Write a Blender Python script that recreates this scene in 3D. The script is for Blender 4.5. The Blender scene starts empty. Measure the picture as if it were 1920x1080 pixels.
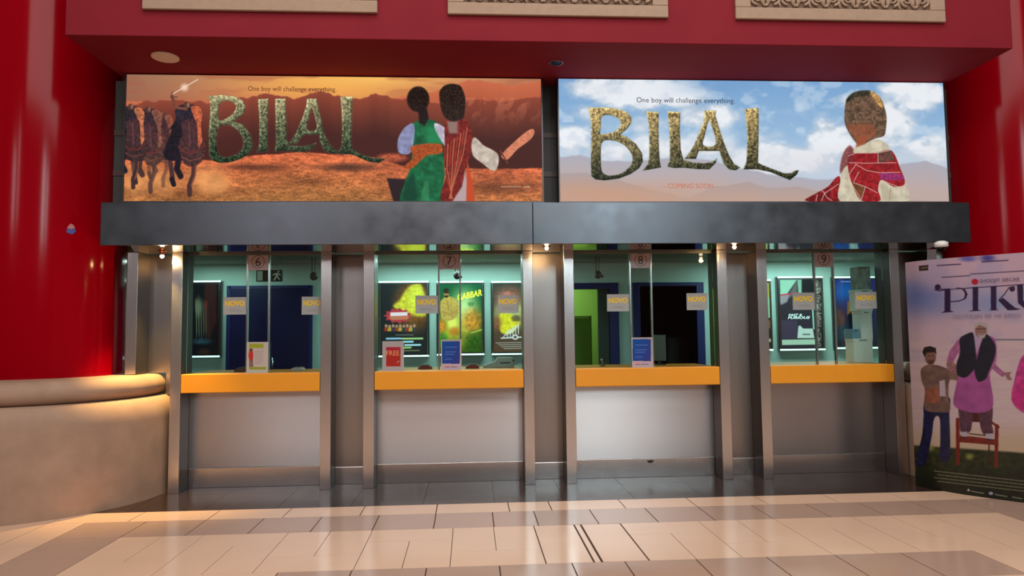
import bpy, bmesh, math, random
import numpy as np
from mathutils import Matrix, Vector
random.seed(5)
C = bpy.context.scene.collection
SC = bpy.context.scene

# ------------------------------------------------------------------ camera
F = 1306.2; CY = -6.62; CH = 1.42
yaw, tilt, roll = math.radians(3.5224), math.radians(3.7238), math.radians(-.6541)
fwd = Vector((math.sin(yaw)*math.cos(tilt), math.cos(yaw)*math.cos(tilt), math.sin(tilt)))
rt = Vector((math.cos(yaw), -math.sin(yaw), 0)); up = rt.cross(fwd)
RT = math.cos(roll)*rt + math.sin(roll)*up
UP = -math.sin(roll)*rt + math.cos(roll)*up
cam = bpy.data.cameras.new('camera'); co = bpy.data.objects.new('camera', cam); C.objects.link(co)
cam.sensor_width = 36; cam.lens = F/1920*36; cam.clip_end = 100
m = Matrix((RT, UP, -fwd)).transposed().to_4x4(); m.translation = Vector((0, CY, CH)); co.matrix_world = m
SC.camera = co
def ray(u, v): return RT*((u-960)/F) - UP*((v-540)/F) + fwd
def at(u, v, y):
    d = ray(u, v); t = (y-CY)/d.y; return d.x*t, CH+d.z*t
def atz(u, v, z):
    d = ray(u, v); t = (z-CH)/d.z; return d.x*t, CY+d.y*t
def topx(P):                                   # world points (N,3) to photo pixels (used to draw the printed artwork)
    Q = P - np.array([0, CY, CH]); r, uu, f = [Q @ np.array(a) for a in (RT, UP, fwd)]
    return np.stack([960+F*r/f, 540-F*uu/f], 1)

# ------------------------------------------------------------------ world, lights, exposure
SC.view_settings.view_transform = 'Standard'; SC.view_settings.look = 'None'
SC.view_settings.exposure = 0; SC.view_settings.gamma = 1; SC.view_settings.use_curve_mapping = False
w = bpy.data.worlds.new('hall_air'); SC.world = w; w.use_nodes = True
w.node_tree.nodes['Background'].inputs[0].default_value = (.80, .74, .72, 1)
w.node_tree.nodes['Background'].inputs[1].default_value = .13
def area(name, loc, target, sx, sy, power, col=(1, 1, 1)):
    l = bpy.data.lights.new(name, 'AREA'); l.shape = 'RECTANGLE'; l.size = sx; l.size_y = sy; l.energy = power; l.color = col
    o = bpy.data.objects.new(name, l); C.objects.link(o); o.location = loc
    o.rotation_euler = (Vector(target)-Vector(loc)).to_track_quat('-Z', 'Y').to_euler(); return o
area('hall_skylight', (1.0, -8.8, 7.4), (.8, -1.0, 2.2), 8, 3, 420, (1, .94, .90))
area('hall_floor_fill', (.8, -3.9, 7.6), (.8, -3.7, 0), 9, 2.6, 375, (1, .95, .90))  # unseen overhead fill, added to brighten the floor and counters
area('hall_window', (3.35, -12.9, 5.0), (1.2, 0, 2.0), 1.0, 2.2, 135, (.74, .95, 1))
area('hall_window', (4.75, -12.9, 5.0), (1.6, 0, 2.0), .5, 2.0, 60, (.78, .96, 1))
area('hall_window', (-5.4, -12.9, 4.9), (-2.2, 0, 1.6), .7, 1.8, 50, (.92, .96, 1))
area('hall_window', (-4.2, -12.9, 5.2), (-3.0, 0, 1.8), .35, 2.2, 28, (.94, .95, 1))
area('booth_ceiling_light', (-.2, 1.9, 2.32), (-.2, 2.0, 0), 2.0, .5, 42, (.72, 1, .95))
area('booth_ceiling_light', (4.2, 1.9, 2.32), (4.2, 2.0, 0), 1.6, .5, 38, (.72, 1, .95))
area('booth_ceiling_light', (-3.2, 2.0, 2.32), (-3.2, 2.1, 0), .8, .4, 9, (.7, 1, .9))
area('back_room_light', (1.2, 3.9, 2.5), (1.2, 4.0, 0), 1.0, .8, 22, (.9, 1, .75))

# ------------------------------------------------------------------ helpers
def lin(c): return tuple(((x/255)/12.92 if x/255 <= .04045 else ((x/255+.055)/1.055)**2.4) for x in c)
MATS = {}; ANI = .25
def mat(name, col, rough=.5, metal=0, coat=0, emit=0, noise=0, nscale=8, bump=0, bscale=(40, 40, 40), spec=.5, aniso=0, rvar=0, tex=None):
    if name in MATS: return MATS[name]
    M = bpy.data.materials.new(name); M.use_nodes = True; nt = M.node_tree; b = nt.nodes['Principled BSDF']
    c = (*lin(col), 1)
    b.inputs['Base Color'].default_value = c; b.inputs['Roughness'].default_value = rough; b.inputs['Metallic'].default_value = metal
    b.inputs['Coat Weight'].default_value = coat; b.inputs['Coat Roughness'].default_value = .12
    b.inputs['Specular IOR Level'].default_value = spec
    if aniso:
        b.inputs['Anisotropic'].default_value = aniso; tn = nt.nodes.new('ShaderNodeTangent'); tn.direction_type = 'RADIAL'; tn.axis = 'Z'; nt.links.new(tn.outputs[0], b.inputs['Tangent']); b.inputs['Anisotropic Rotation'].default_value = ANI
    if emit: b.inputs['Emission Color'].default_value = c; b.inputs['Emission Strength'].default_value = emit
    tc = nt.nodes.new('ShaderNodeTexCoord')
    if noise or rvar:
        n = nt.nodes.new('ShaderNodeTexNoise'); n.inputs['Scale'].default_value = nscale; n.inputs['Detail'].default_value = 5
        nt.links.new(tc.outputs['Object'], n.inputs['Vector'])
        if noise:
            mr = nt.nodes.new('ShaderNodeMapRange'); mr.inputs[1].default_value = .3; mr.inputs[2].default_value = .7
            mr.inputs[3].default_value = 1-noise; mr.inputs[4].default_value = 1+noise; nt.links.new(n.outputs[0], mr.inputs[0])
            h = nt.nodes.new('ShaderNodeHueSaturation'); h.inputs['Color'].default_value = c
            nt.links.new(mr.outputs[0], h.inputs['Value']); nt.links.new(h.outputs[0], b.inputs['Base Color'])
        if rvar:
            m2 = nt.nodes.new('ShaderNodeMapRange'); m2.inputs[1].default_value = .3; m2.inputs[2].default_value = .7
            m2.inputs[3].default_value = max(.02, rough-rvar); m2.inputs[4].default_value = rough+rvar
            nt.links.new(n.outputs[0], m2.inputs[0]); nt.links.new(m2.outputs[0], b.inputs['Roughness'])
    if bump:
        mp = nt.nodes.new('ShaderNodeMapping'); mp.inputs['Scale'].default_value = bscale
        n = nt.nodes.new('ShaderNodeTexNoise'); n.inputs['Scale'].default_value = 1; n.inputs['Detail'].default_value = 3
        bp = nt.nodes.new('ShaderNodeBump'); bp.inputs['Strength'].default_value = bump; bp.inputs['Distance'].default_value = .002
        nt.links.new(tc.outputs['Object'], mp.inputs[0]); nt.links.new(mp.outputs[0], n.inputs['Vector'])
        nt.links.new(n.outputs[0], bp.inputs['Height']); nt.links.new(bp.outputs[0], b.inputs['Normal'])
    MATS[name] = M; return M
def artmat(name, emit=0, diff=1, rough=.45):
    M = bpy.data.materials.new(name); M.use_nodes = True; nt = M.node_tree; b = nt.nodes['Principled BSDF']
    a = nt.nodes.new('ShaderNodeAttribute'); a.attribute_name = 'print'
    if diff: 
        mx = nt.nodes.new('ShaderNodeMix'); mx.data_type = 'RGBA'; mx.inputs[0].default_value = diff
        mx.inputs[6].default_value = (0, 0, 0, 1); nt.links.new(a.outputs[0], mx.inputs[7]); nt.links.new(mx.outputs[2], b.inputs['Base Color'])
    else: b.inputs['Base Color'].default_value = (.01, .01, .01, 1)
    b.inputs['Roughness'].default_value = rough
    if emit: nt.links.new(a.outputs[0], b.inputs['Emission Color']); b.inputs['Emission Strength'].default_value = emit; b.inputs['Specular IOR Level'].default_value = .1
    return M
def glass(name, tint, gloss=1.0):
    M = bpy.data.materials.new(name); M.use_nodes = True; nt = M.node_tree; nt.nodes.clear()
    o = nt.nodes.new('ShaderNodeOutputMaterial'); t = nt.nodes.new('ShaderNodeBsdfTransparent'); g = nt.nodes.new('ShaderNodeBsdfGlossy')
    t.inputs[0].default_value = (*tint, 1); g.inputs['Roughness'].default_value = .03; g.inputs[0].default_value = (gloss, gloss, gloss, 1)
    f = nt.nodes.new('ShaderNodeFresnel'); f.inputs[0].default_value = 1.5; mx = nt.nodes.new('ShaderNodeMixShader')
    nt.links.new(f.outputs[0], mx.inputs[0]); nt.links.new(t.outputs[0], mx.inputs[1]); nt.links.new(g.outputs[0], mx.inputs[2]); nt.links.new(mx.outputs[0], o.inputs[0])
    return M

def bx(bm, x0, x1, y0, y1, z0, z1, mi=0):
    v = [bm.verts.new(p) for p in ((x0, y0, z0), (x1, y0, z0), (x1, y1, z0), (x0, y1, z0), (x0, y0, z1), (x1, y0, z1), (x1, y1, z1), (x0, y1, z1))]
    for q in ((3, 2, 1, 0), (4, 5, 6, 7), (0, 1, 5, 4), (1, 2, 6, 5), (2, 3, 7, 6), (3, 0, 4, 7)):
        bm.faces.new([v[i] for i in q]).material_index = mi
def prism(bm, pts, z0, z1, axis='z', mi=0):
    def P(a, b, c): return (a, b, c) if axis == 'z' else ((a, c, b) if axis == 'y' else (c, a, b))
    lo = [bm.verts.new(P(a, b, z0)) for a, b in pts]; hi = [bm.verts.new(P(a, b, z1)) for a, b in pts]
    bm.faces.new(lo[::-1]).material_index = mi; bm.faces.new(hi).material_index = mi
    for i in range(len(pts)):
        j = (i+1) % len(pts); bm.faces.new((lo[i], lo[j], hi[j], hi[i])).material_index = mi
def lathe(bm, prof, seg=32, cx=0, cy=0, a0=0, a1=2*math.pi, mi=0):
    full = abs(a1-a0-2*math.pi) < 1e-6; n = seg if full else seg+1; rings = []
    for r, z in prof:
        rings.append([bm.verts.new((cx+r*math.cos(a0+(a1-a0)*i/seg), cy+r*math.sin(a0+(a1-a0)*i/seg), z)) for i in range(n)])
    for a, b in zip(rings, rings[1:]):
        for i in range(seg):
            j = (i+1) % n; f = bm.faces.new((a[i], a[j], b[j], b[i])); f.material_index = mi; f.smooth = True
    return rings
def tube(bm, pts, r, seg=8, mi=0):
    pts = [Vector(p) for p in pts]; rings = []
    for i, p in enumerate(pts):
        d = (pts[min(i+1, len(pts)-1)]-pts[max(i-1, 0)]).normalized()
        a = d.cross(Vector((0, 1, 0)));  a = a if a.length > .1 else d.cross(Vector((1, 0, 0))); a.normalize(); b = d.cross(a)
        rr = r[i] if isinstance(r, (list, tuple)) else r
        rings.append([bm.verts.new(p+(a*math.cos(2*math.pi*k/seg)+b*math.sin(2*math.pi*k/seg))*rr) for k in range(seg)])
    for a, b in zip(rings, rings[1:]):
        for k in range(seg):
            f = bm.faces.new((a[k], a[(k+1) % seg], b[(k+1) % seg], b[k])); f.smooth = True; f.material_index = mi
    bm.faces.new(rings[0][::-1]); bm.faces.new(rings[-1])
def obj(name, bm, mats, parent=None, bevel=0, loc=None, smooth=False):
    me = bpy.data.meshes.new(name); bmesh.ops.recalc_face_normals(bm, faces=bm.faces[:]); bm.to_mesh(me); bm.free()
    for M in (mats if isinstance(mats, (list, tuple)) else [mats]): me.materials.append(M)
    if smooth:
        for p in me.polygons: p.use_smooth = True
    o = bpy.data.objects.new(name, me); C.objects.link(o)
    if parent: o.parent = parent; o.matrix_parent_inverse = Matrix.Translation(parent.location).inverted()
    if bevel:
        b = o.modifiers.new('bevel', 'BEVEL'); b.width = bevel; b.segments = 2; b.limit_method = 'ANGLE'; b.angle_limit = .8
    return o
def box(name, x0, x1, y0, y1, z0, z1, M, parent=None, bevel=0):
    bm = bmesh.new(); bx(bm, x0, x1, y0, y1, z0, z1); return obj(name, bm, M, parent, bevel)
def tag(o, label, cat, group=None):
    o['label'] = label; o['category'] = cat
    if group: o['group'] = group
    return o
def thing(name, label, cat, loc=(0, 0, 0), group=None):
    o = bpy.data.objects.new(name, None); C.objects.link(o); o.location = loc; o.empty_display_size = .05; return tag(o, label, cat, group)
def struct(o): o['kind'] = 'structure'; return o
def text(name, s, x, y, z, width, M, parent, height=None, depth=.0006, right=Vector((1, 0, 0)), upv=Vector((0, 0, 1)), align='C', shear=0, bold=0):
    cu = bpy.data.curves.new(name, 'FONT'); cu.body = s; cu.size = 1; cu.shear = shear; cu.offset = bold; cu.resolution_u = 3; cu.align_x = 'CENTER'
    t = bpy.data.objects.new(name, cu); C.objects.link(t); bpy.context.view_layer.update()
    dg = bpy.context.evaluated_depsgraph_get(); me = bpy.data.meshes.new_from_object(t.evaluated_get(dg)); bpy.data.objects.remove(t)
    P = np.zeros(len(me.vertices)*3); me.vertices.foreach_get('co', P); P = P.reshape(-1, 3)
    mn, mx = P.min(0), P.max(0); cen = (mn+mx)/2; sx = width/(mx[0]-mn[0]); sy = (height/(mx[1]-mn[1])) if height else sx
    nrm = right.cross(upv)
    W = np.array([x, y, z]) + ((P[:, 0]-cen[0])*sx)[:, None]*np.array(right) + ((P[:, 1]-cen[1])*sy)[:, None]*np.array(upv)
    me.vertices.foreach_set('co', W.ravel()); me.materials.clear(); me.materials.append(M); me.name = name; me.update()
    o = bpy.data.objects.new(name, me); C.objects.link(o)
    if parent: o.parent = parent; o.matrix_parent_inverse = Matrix.Translation(parent.location).inverted()
    return o

# ------------------------------------------------------------------ printed artwork painter (colour attribute on a dense sheet)
rng = np.random.default_rng(3); LAT = rng.random((256, 256))
def vn(x, y):
    xi = np.floor(x).astype(int); yi = np.floor(y).astype(int); fx = x-xi; fy = y-yi; fx = fx*fx*(3-2*fx); fy = fy*fy*(3-2*fy)
    g = lambda a, b: LAT[a & 255, b & 255]
    return (g(xi, yi)*(1-fx)+g(xi+1, yi)*fx)*(1-fy)+(g(xi, yi+1)*(1-fx)+g(xi+1, yi+1)*fx)*fy
def fbm(x, y, o=4):
    s = 0; a = .5; t = 0
    for i in range(o): s = s+a*vn(x*2**i+17*i, y*2**i+31*i); t += a; a *= .5
    return s/t
def ss(a, b, x): t = np.clip((x-a)/(b-a), 0, 1); return t*t*(3-2*t)
def sdf(P, pts):
    pts = np.array(pts, float); d = np.full(len(P), 1e9); ins = np.zeros(len(P), bool); x, y = P[:, 0], P[:, 1]
    for i in range(len(pts)):
        a = pts[i]; b = pts[(i+1) % len(pts)]; e = b-a; w_ = P-a
        t = np.clip((w_@e)/(e@e+1e-9), 0, 1); q = w_-t[:, None]*e; d = np.minimum(d, (q**2).sum(1))
        c = (a[1] > y) != (b[1] > y)
        if b[1] != a[1]: ins ^= c & (x < (b[0]-a[0])*(y-a[1])/(b[1]-a[1])+a[0])
    d = np.sqrt(d); return np.where(ins, d, -d)
def chaikin(p, n=2):
    p = np.array(p, float)
    for _ in range(n): q = np.roll(p, -1, 0); p = np.stack([p*.75+q*.25, p*.25+q*.75], 1).reshape(-1, 2)
    return p
def crom(p, k=5, t=.38):
    p = np.array(p, float); a, b, c, d = np.roll(p, 1, 0), p, np.roll(p, -1, 0), np.roll(p, -2, 0); o = []
    L = np.linalg.norm(c-b, axis=1)[:, None]; n1 = np.linalg.norm(c-a, axis=1)[:, None]+1e-6; n2 = np.linalg.norm(d-b, axis=1)[:, None]+1e-6
    m0 = (c-a)/n1*L*t*2; m1 = (d-b)/n2*L*t*2
    for i in range(k):
        u = i/k; o.append((2*u**3-3*u**2+1)*b+(u**3-2*u**2+u)*m0+(-2*u**3+3*u**2)*c+(u**3-u**2)*m1)
    return np.stack(o, 1).reshape(-1, 2)
class Art:
    def __init__(s, P): s.P = P; s.x = P[:, 0]; s.y = P[:, 1]; s.c = np.zeros((len(P), 3))
    def mix(s, a, col, idx=slice(None)):
        col = np.asarray(col, float); s.c[idx] = s.c[idx]*(1-a[:, None])+col*a[:, None]
    def near(s, pts, pad):
        p = np.array(pts, float); return np.where((s.x > p[:, 0].min()-pad) & (s.x < p[:, 0].max()+pad) & (s.y > p[:, 1].min()-pad) & (s.y < p[:, 1].max()+pad))[0]
    def poly(s, pts, col, soft=.7, alpha=1, tex=0, ts=.15):
        if tex and len(pts) >= 5: pts = crom(pts)
        i = s.near(pts, soft+1)
        if len(i) == 0: return
        a = ss(-soft, soft, sdf(s.P[i], pts))*alpha
        col = np.array(col, float)[None]*np.ones((len(i), 1))
        if tex: col = col*(1+tex*(fbm(s.x[i]*ts, s.y[i]*ts)-.5)*2)[:, None]
        s.mix(a, col, i)
    def ell(s, cx, cy, rx, ry, col, soft=.15, alpha=1, tex=0, ts=.2):
        d = np.hypot((s.x-cx)/rx, (s.y-cy)/ry); i = np.where(d < 1+soft)[0]
        if len(i) == 0: return
        col = np.array(col, float)[None]*np.ones((len(i), 1))
        if tex: col = col*(1+tex*(fbm(s.x[i]*ts, s.y[i]*ts)-.5)*2)[:, None]
        s.mix((1-ss(1-soft, 1+soft, d[i]))*alpha, col, i)
    def line(s, pts, wd, col, alpha=1, soft=.6):
        i = s.near(pts, wd+2); p = np.array(pts, float); d = np.full(len(i), 1e9); Q = s.P[i]
        if len(i) == 0: return
        for a, b in zip(p, p[1:]):
            e = b-a; w_ = Q-a; t = np.clip((w_@e)/(e@e+1e-9), 0, 1); d = np.minimum(d, np.hypot(*(w_-t[:, None]*e).T))
        s.mix((1-ss(wd/2-soft, wd/2+soft, d))*alpha, col, i)
    def ridge(s, pts, cols, base, soft=1.2, rough=2.0, fr=.08):
        p = np.array(pts, float); h = np.interp(s.x, p[:, 0], p[:, 1])+rough*(fbm(s.x*fr, s.x*0+base)-.5)*2
        a = ss(-soft, soft, s.y-h); t = np.clip((s.y-h)/max(1, cols[2]), 0, 1)[:, None]
        s.mix(a, np.array(cols[0])*(1-t)+np.array(cols[1])*t)
        return h
def sheet(name, fn, nu, nv, paint, M, parent=None, thick=0):
    """fn(u,v arrays 0..1) -> world points; paint(Art) draws in photo pixels"""
    U, V = np.meshgrid(np.linspace(0, 1, nu), np.linspace(0, 1, nv)); P = fn(U.ravel(), V.ravel())
    A = Art(topx(P)); paint(A); c = np.clip(A.c/255, 0, 1); c = np.where(c <= .04045, c/12.92, ((c+.055)/1.055)**2.4)
    i = np.arange(nu*nv).reshape(nv, nu); q = np.stack([i[:-1, :-1], i[:-1, 1:], i[1:, 1:], i[1:, :-1]], -1).reshape(-1, 4)
    me = bpy.data.meshes.new(name); me.vertices.add(len(P)); me.vertices.foreach_set('co', P.ravel())
    me.loops.add(q.size); me.loops.foreach_set('vertex_index', q.ravel().astype(np.int32)); me.polygons.add(len(q))
    me.polygons.foreach_set('loop_start', np.arange(0, q.size, 4, dtype=np.int32)); me.polygons.foreach_set('loop_total', np.full(len(q), 4, dtype=np.int32))
    me.update(); me.validate()
    at_ = me.color_attributes.new('print', 'FLOAT_COLOR', 'POINT'); at_.data.foreach_set('color', np.c_[c, np.ones(len(c))].ravel())
    me.materials.append(M); o = bpy.data.objects.new(name, me); C.objects.link(o)
    if parent: o.parent = parent; o.matrix_parent_inverse = Matrix.Translation(parent.location).inverted()
    return o
def flat(x0, x1, y, z0, z1):
    return lambda u, v: np.stack([x0+(x1-x0)*u, np.full_like(u, y), z1+(z0-z1)*v], 1)
def cv(pts, s, ox, oy): return [(ox+a/s, oy+b/s) for a, b in pts]

# ------------------------------------------------------------------ materials
STEEL = mat('brushed_steel', (214, 208, 208), .35, 1, bump=.12, bscale=(3, 3, 500), aniso=.86)
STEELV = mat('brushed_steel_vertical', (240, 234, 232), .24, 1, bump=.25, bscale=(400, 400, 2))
BEAMM = mat('dull_steel_cladding', (98, 100, 106), .34, .95, noise=.10, nscale=5, rvar=.05)
POL = mat('polished_steel', (150, 140, 135), .06, 1)
STEELP = mat('brushed_steel_pier', (186, 178, 174), .3, 1, bump=.25, bscale=(400, 400, 2))
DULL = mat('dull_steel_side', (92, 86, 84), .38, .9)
CHROME = mat('bright_metal', (225, 225, 225), .2, 1)
REDW = mat('crimson_painted_plaster', (118, 27, 37), .75, noise=.05, nscale=3, bump=.15, bscale=(60, 60, 60), spec=.12)
REDC = mat('glossy_red_lacquer', (140, 0, 15), .13, spec=.14)
STONE = mat('beige_plinth_render', (160, 130, 110), .7, noise=.10, nscale=6, bump=.4, bscale=(120, 120, 120), spec=.3)
SAND = mat('carved_sandstone', (148, 122, 102), .8, noise=.06, nscale=20, bump=.3, bscale=(80, 80, 80))
SANDD = mat('carved_sandstone_ground', (108, 84, 68), .85, noise=.08, nscale=20)
YEL = mat('yellow_laminate', (232, 150, 34), .38, spec=.5, noise=.02)
BLK = mat('black_plastic', (22, 20, 22), .4)
DRK = mat('dark_panel', (58, 58, 56), .6, noise=.1, nscale=3)
WHITE = mat('white_plastic', (215, 210, 205), .45)
LTILE = mat('light_floor_tile', (222, 184, 156), .16, noise=.035, nscale=1.5, rvar=.05)
DTILE = mat('dusky_floor_tile', (176, 144, 126), .16, noise=.04, nscale=1.5, rvar=.05)
BTILE = mat('dark_brown_floor_tile', (50, 36, 31), .2, noise=.12, nscale=2, spec=.25)
GROUT = mat('grout', (70, 44, 34), .8)
TEAL = mat('pale_aqua_wall', (176, 205, 196), .6, noise=.02)
NAVY = mat('navy_paint', (18, 28, 92), .5)
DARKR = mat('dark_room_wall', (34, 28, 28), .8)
GREENW = mat('lime_green_wall', (150, 190, 84), .6)
DGREEN = mat('olive_green_locker', (128, 160, 54), .5)
DGREY = mat('greenish_grey_door', (50, 62, 52), .5)
CEIL = mat('booth_ceiling_grey', (120, 122, 104), .6)
CARD = mat('card_grey', (168, 172, 172), .5)
GLS = glass('teal_tinted_glass', (.89, .97, .95)); GLS2 = glass('clear_glass', (.86, .93, .90))
NOVO = mat('amber_print', (250, 208, 40), .5)

# ------------------------------------------------------------------ floor
def floor():
    bm = bmesh.new(); T = .006
    def tile(x0, x1, y0, y1, mi, g=.0028):
        h = g*.85; g = g*1.45
        v = [bm.verts.new(p) for p in ((x0+g, y0+h, 0), (x1-g, y0+h, 0), (x1-g, y1-h, 0), (x0+g, y1-h, 0))]; bm.faces.new(v).material_index = mi
        d = .004; u = [bm.verts.new(p) for p in ((x0+g-.0005, y0+h-.0005, -d), (x1-g+.0005, y0+h-.0005, -d), (x1-g+.0005, y1-h+.0005, -d), (x0+g-.0005, y1-h+.0005, -d))]
        for i in range(4): bm.faces.new((u[i], u[(i+1) % 4], v[(i+1) % 4], v[i])).material_index = mi
    def row(xs, y0, y1, mi, g=.0028):
        for a, b in zip(xs, xs[1:]): tile(a, b, y0, y1, mi, g)
    XL, XR = -2.96, 4.50                                   # outer edges of the dusky border
    # dark brown strip at the foot of the booth
    xs = [-3.4+.6*i for i in range(14)]
    row(xs, -.66, -.06, 2, .0012); row(xs, -.06, .5, 2, .0012); row([5.0, 9], -.66, .5, 2)
    row([-9, -3.4], -.66, .5, 2)
    # light row A
    row([-8.65+.6*i for i in range(10)]+[-2.65, -2.05, -1.475, -.875, -.278, .31, .65, 1.25, 1.835, 2.43, 3.03, 3.62, 4.2, 4.8, 5.4, 6, 6.6, 7.2, 7.8, 8.4], -.96, -.66, 0)
    # dusky row B
    B = [-2.96, -2.5, -2.05, -1.61, -1.165, -.72, -.275, .17, .5, .95, 1.4, 1.835, 2.28, 2.73, 3.165, 3.61, 4.05, 4.50]
    row(B, -1.39, -.96, 1)
    # module field
    mods = [(-2.495, -1.91, 'U'), (-1.91, -1.315, 'L'), (-1.315, -.715, 'U'), (-.715, -.13, 'L'), (-.13, .46, 'U'), (.46, 1.11, 'H'), (1.11, 1.70, 'L'),
            (1.70, 2.285, 'U'), (2.285, 2.88, 'L'), (2.88, 3.49, 'U'), (3.49, 4.05, 'L')]
    def module(a, b, t, y1, y0):
        h = y1-y0; c = (a+b)/2
        if t == 'U': ym = y0+h*.345; tile(a, c, ym, y1, 0, .0016); tile(c, b, ym, y1, 0, .0016); tile(a, b, y0, ym, 0, .0016)
        elif t == 'L': ym = y1-h*.335; tile(a, c, y0, ym, 0, .0016); tile(c, b, y0, ym, 0, .0016); tile(a, b, ym, y1, 0, .0016)
        else: tile(a, .76, y0, y1, 0, .004); tile(.76, .81, y0, y1, 0, .005); tile(.81, b, y0, y1, 0, .006)
    for a, b, t in mods: module(a, b, t, -1.39, -2.245)
    # dusky row C and the field nearer the viewer
    Cc = [-1.16, -.72, -.272, .172, .62, .95, 1.4, 1.85, 2.29, 2.72, 3.2]
    row(Cc, -2.69, -2.245, 1)
    for a, b in ((-2.495, -1.91), (-1.91, -1.16), (3.2, 3.62), (3.62, 4.05)): tile(a, b, -2.69, -2.245, 0)
    yy = -2.69
    while yy > -13:
        y2 = yy-.6
        row([-2.495, -1.91, -1.315, -.715, -.13, .46, 1.11, 1.70, 2.285, 2.88, 3.49, 4.05], y2, yy, 0); yy = y2
    # the border running towards the viewer at both sides, light tiles outside it
    y = -1.39; k = 0
    while y > -12.9:
        tile(XL, -2.495, y-.45, y, 1); tile(4.05, XR, y-.45, y, 1); y -= .45
    y = -.96; k = 0
    while y > -12.9:
        y2 = -1.535 if k == 0 else y-.59
        row([-8.65+.6*i for i in range(9)]+[-3.25, XL], y2, y, 0); row([XR, 4.8, 5.4, 6.0, 6.6, 7.2, 7.8, 8.4], y2, y, 0); y = y2; k += 1
    bm.faces.new([bm.verts.new(p) for p in ((-9, -13.2, -.0035), (9, -13.2, -.0035), (9, 5.4, -.0035), (-9, 5.4, -.0035))]).material_index = 3
    bx(bm, -9, 9, -13.2, 5.4, -.2, -.006, 3)
    return struct(obj('floor', bm, [LTILE, DTILE, BTILE, GROUT]))
floor()

# ------------------------------------------------------------------ shell of the hall front
SZ = 3.757; SF = -1.185; SX0, SX1 = -3.10, 4.57
bm = bmesh.new(); bx(bm, SX0, SX1, SF, .45, SZ, 5.6); struct(obj('wall_front', bm, REDW, bevel=.006))
bm = bmesh.new(); bx(bm, -3.2, 4.68, -.20, -.10, 2.3, SZ-.001)
for z in (2.88, 3.25): bx(bm, -3.2, 4.68, -.21, -.20, z, z+.05, 1)
for x in (.70, .79): bx(bm, x, x+.008, -.206, -.20, 2.5, SZ-.002, 1)
struct(obj('wall_upper', bm, [DRK, mat('recess_rail', (74, 56, 50), .5)]))
bm = bmesh.new(); bx(bm, -9, 9, -13.4, -13.2, 0, 2.9, 0); bx(bm, -9, 9, -13.4, -13.2, 2.9, 8, 1)
struct(obj('wall_opposite', bm, [mat('opposite_shopfront_red_brown', (70, 34, 32), .7), mat('opposite_upper_wall', (176, 164, 166), .8)]))
bm = bmesh.new(); bx(bm, -9, -3.9, .7, .9, 0, 5.6); bx(bm, 5.4, 9, .7, .9, 0, 5.6); struct(obj('wall_side', bm, REDW))

# ------------------------------------------------------------------ booth interior
BY = 2.6
def X(u, y=BY, v=600): return at(u, v, y)[0]
d2a, d2b = X(1040), X(1143); d3a, d3b = X(1200), X(1306)
bm = bmesh.new()
segs = [(-4.6, d2a), (d2b, d3a), (d3b, 5.6)]
for a, b in segs: bx(bm, a, b, BY, BY+.1, 0, 2.35)
for a, b in ((d2a, d2b), (d3a, d3b)): bx(bm, a, b, BY, BY+.1, 2.03, 2.35)
struct(obj('wall_back', bm, TEAL))
box('wall_left', -4.7, -4.6, .3, BY, 0, 2.35, TEAL)['kind'] = 'structure'
box('wall_right', 5.6, 5.7, .3, BY, 0, 2.35, TEAL)['kind'] = 'structure'
bm = bmesh.new(); bx(bm, -4.6, 5.6, .14, BY+.1, 2.35, 2.45); bx(bm, -4.6, 5.6, .34, .40, 2.25, 2.35)
struct(obj('ceiling', bm, CEIL))
# rooms behind the two openings
bm = bmesh.new(); bx(bm, .2, 2.2, 4.7, 4.8, 0, 2.7); bx(bm, .1, .2, BY+.1, 4.8, 0, 2.7); bx(bm, .1, 2.3, BY+.1, 4.8, 2.7, 2.8)
struct(obj('wall_green_room', bm, GREENW))
bm = bmesh.new(); bx(bm, 2.25, 5.2, 4.7, 4.8, 0, 2.7); bx(bm, 2.2, 2.3, BY+.1, 4.8, 0, 2.7); bx(bm, 5.1, 5.2, BY+.1, 4.8, 0, 2.7); bx(bm, 2.3, 5.2, BY+.1, 4.8, 2.7, 2.8)
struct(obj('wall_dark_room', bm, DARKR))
# doors
def door_frame(n, xa, xb, ztop, wL, wR, wT, M=NAVY, y=BY):
    r = bpy.data.objects.new('door_%d' % n, None); C.objects.link(r); r.location = ((xa+xb)/2, y, 0); r['kind'] = 'structure'
    bm = bmesh.new()
    bx(bm, xa-wL, xa, y-.03, y+.11, 0, ztop+wT); bx(bm, xb, xb+wR, y-.03, y+.11, 0, ztop+wT); bx(bm, xa, xb, y-.03, y+.11, ztop, ztop+wT)
    obj('door_frame', bm, M, r, .003); return r
a1, b1 = X(430), X(582)
r = bpy.data.objects.new('door_1', None); C.objects.link(r); r.location = ((a1+b1)/2, BY, 0); r['kind'] = 'structure'
bm = bmesh.new(); bx(bm, a1-.03, a1+.02, BY-.03, BY, 0, 2.075); bx(bm, b1-.02, b1+.03, BY-.03, BY, 0, 2.075); bx(bm, a1, b1, BY-.03, BY, 2.03, 2.075); obj('door_frame', bm, NAVY, r, .003)
mid = (a1+b1)/2
for i, (p, q) in enumerate(((a1+.022, mid-.004), (mid+.004, b1-.022))):
    lf = box('door_leaf', p, q, BY-.024, BY-.002, .01, 2.028, mat('navy_door_leaf', (16, 22, 70), .35), r, .003)
    hx = q-.05 if i == 0 else p+.05
    bm = bmesh.new(); tube(bm, [(hx, BY-.06, .95), (hx, BY-.06, 1.15)], .008); obj('door_handle', bm, CHROME, r)
r = door_frame(2, d2a, d2b, 2.0, .06, X(1160)-d2b, .08)
box('door_leaf', X(1122), d2b-.004, BY+.02, BY+.06, .01, 1.995, DGREY, r, .002)
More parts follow.
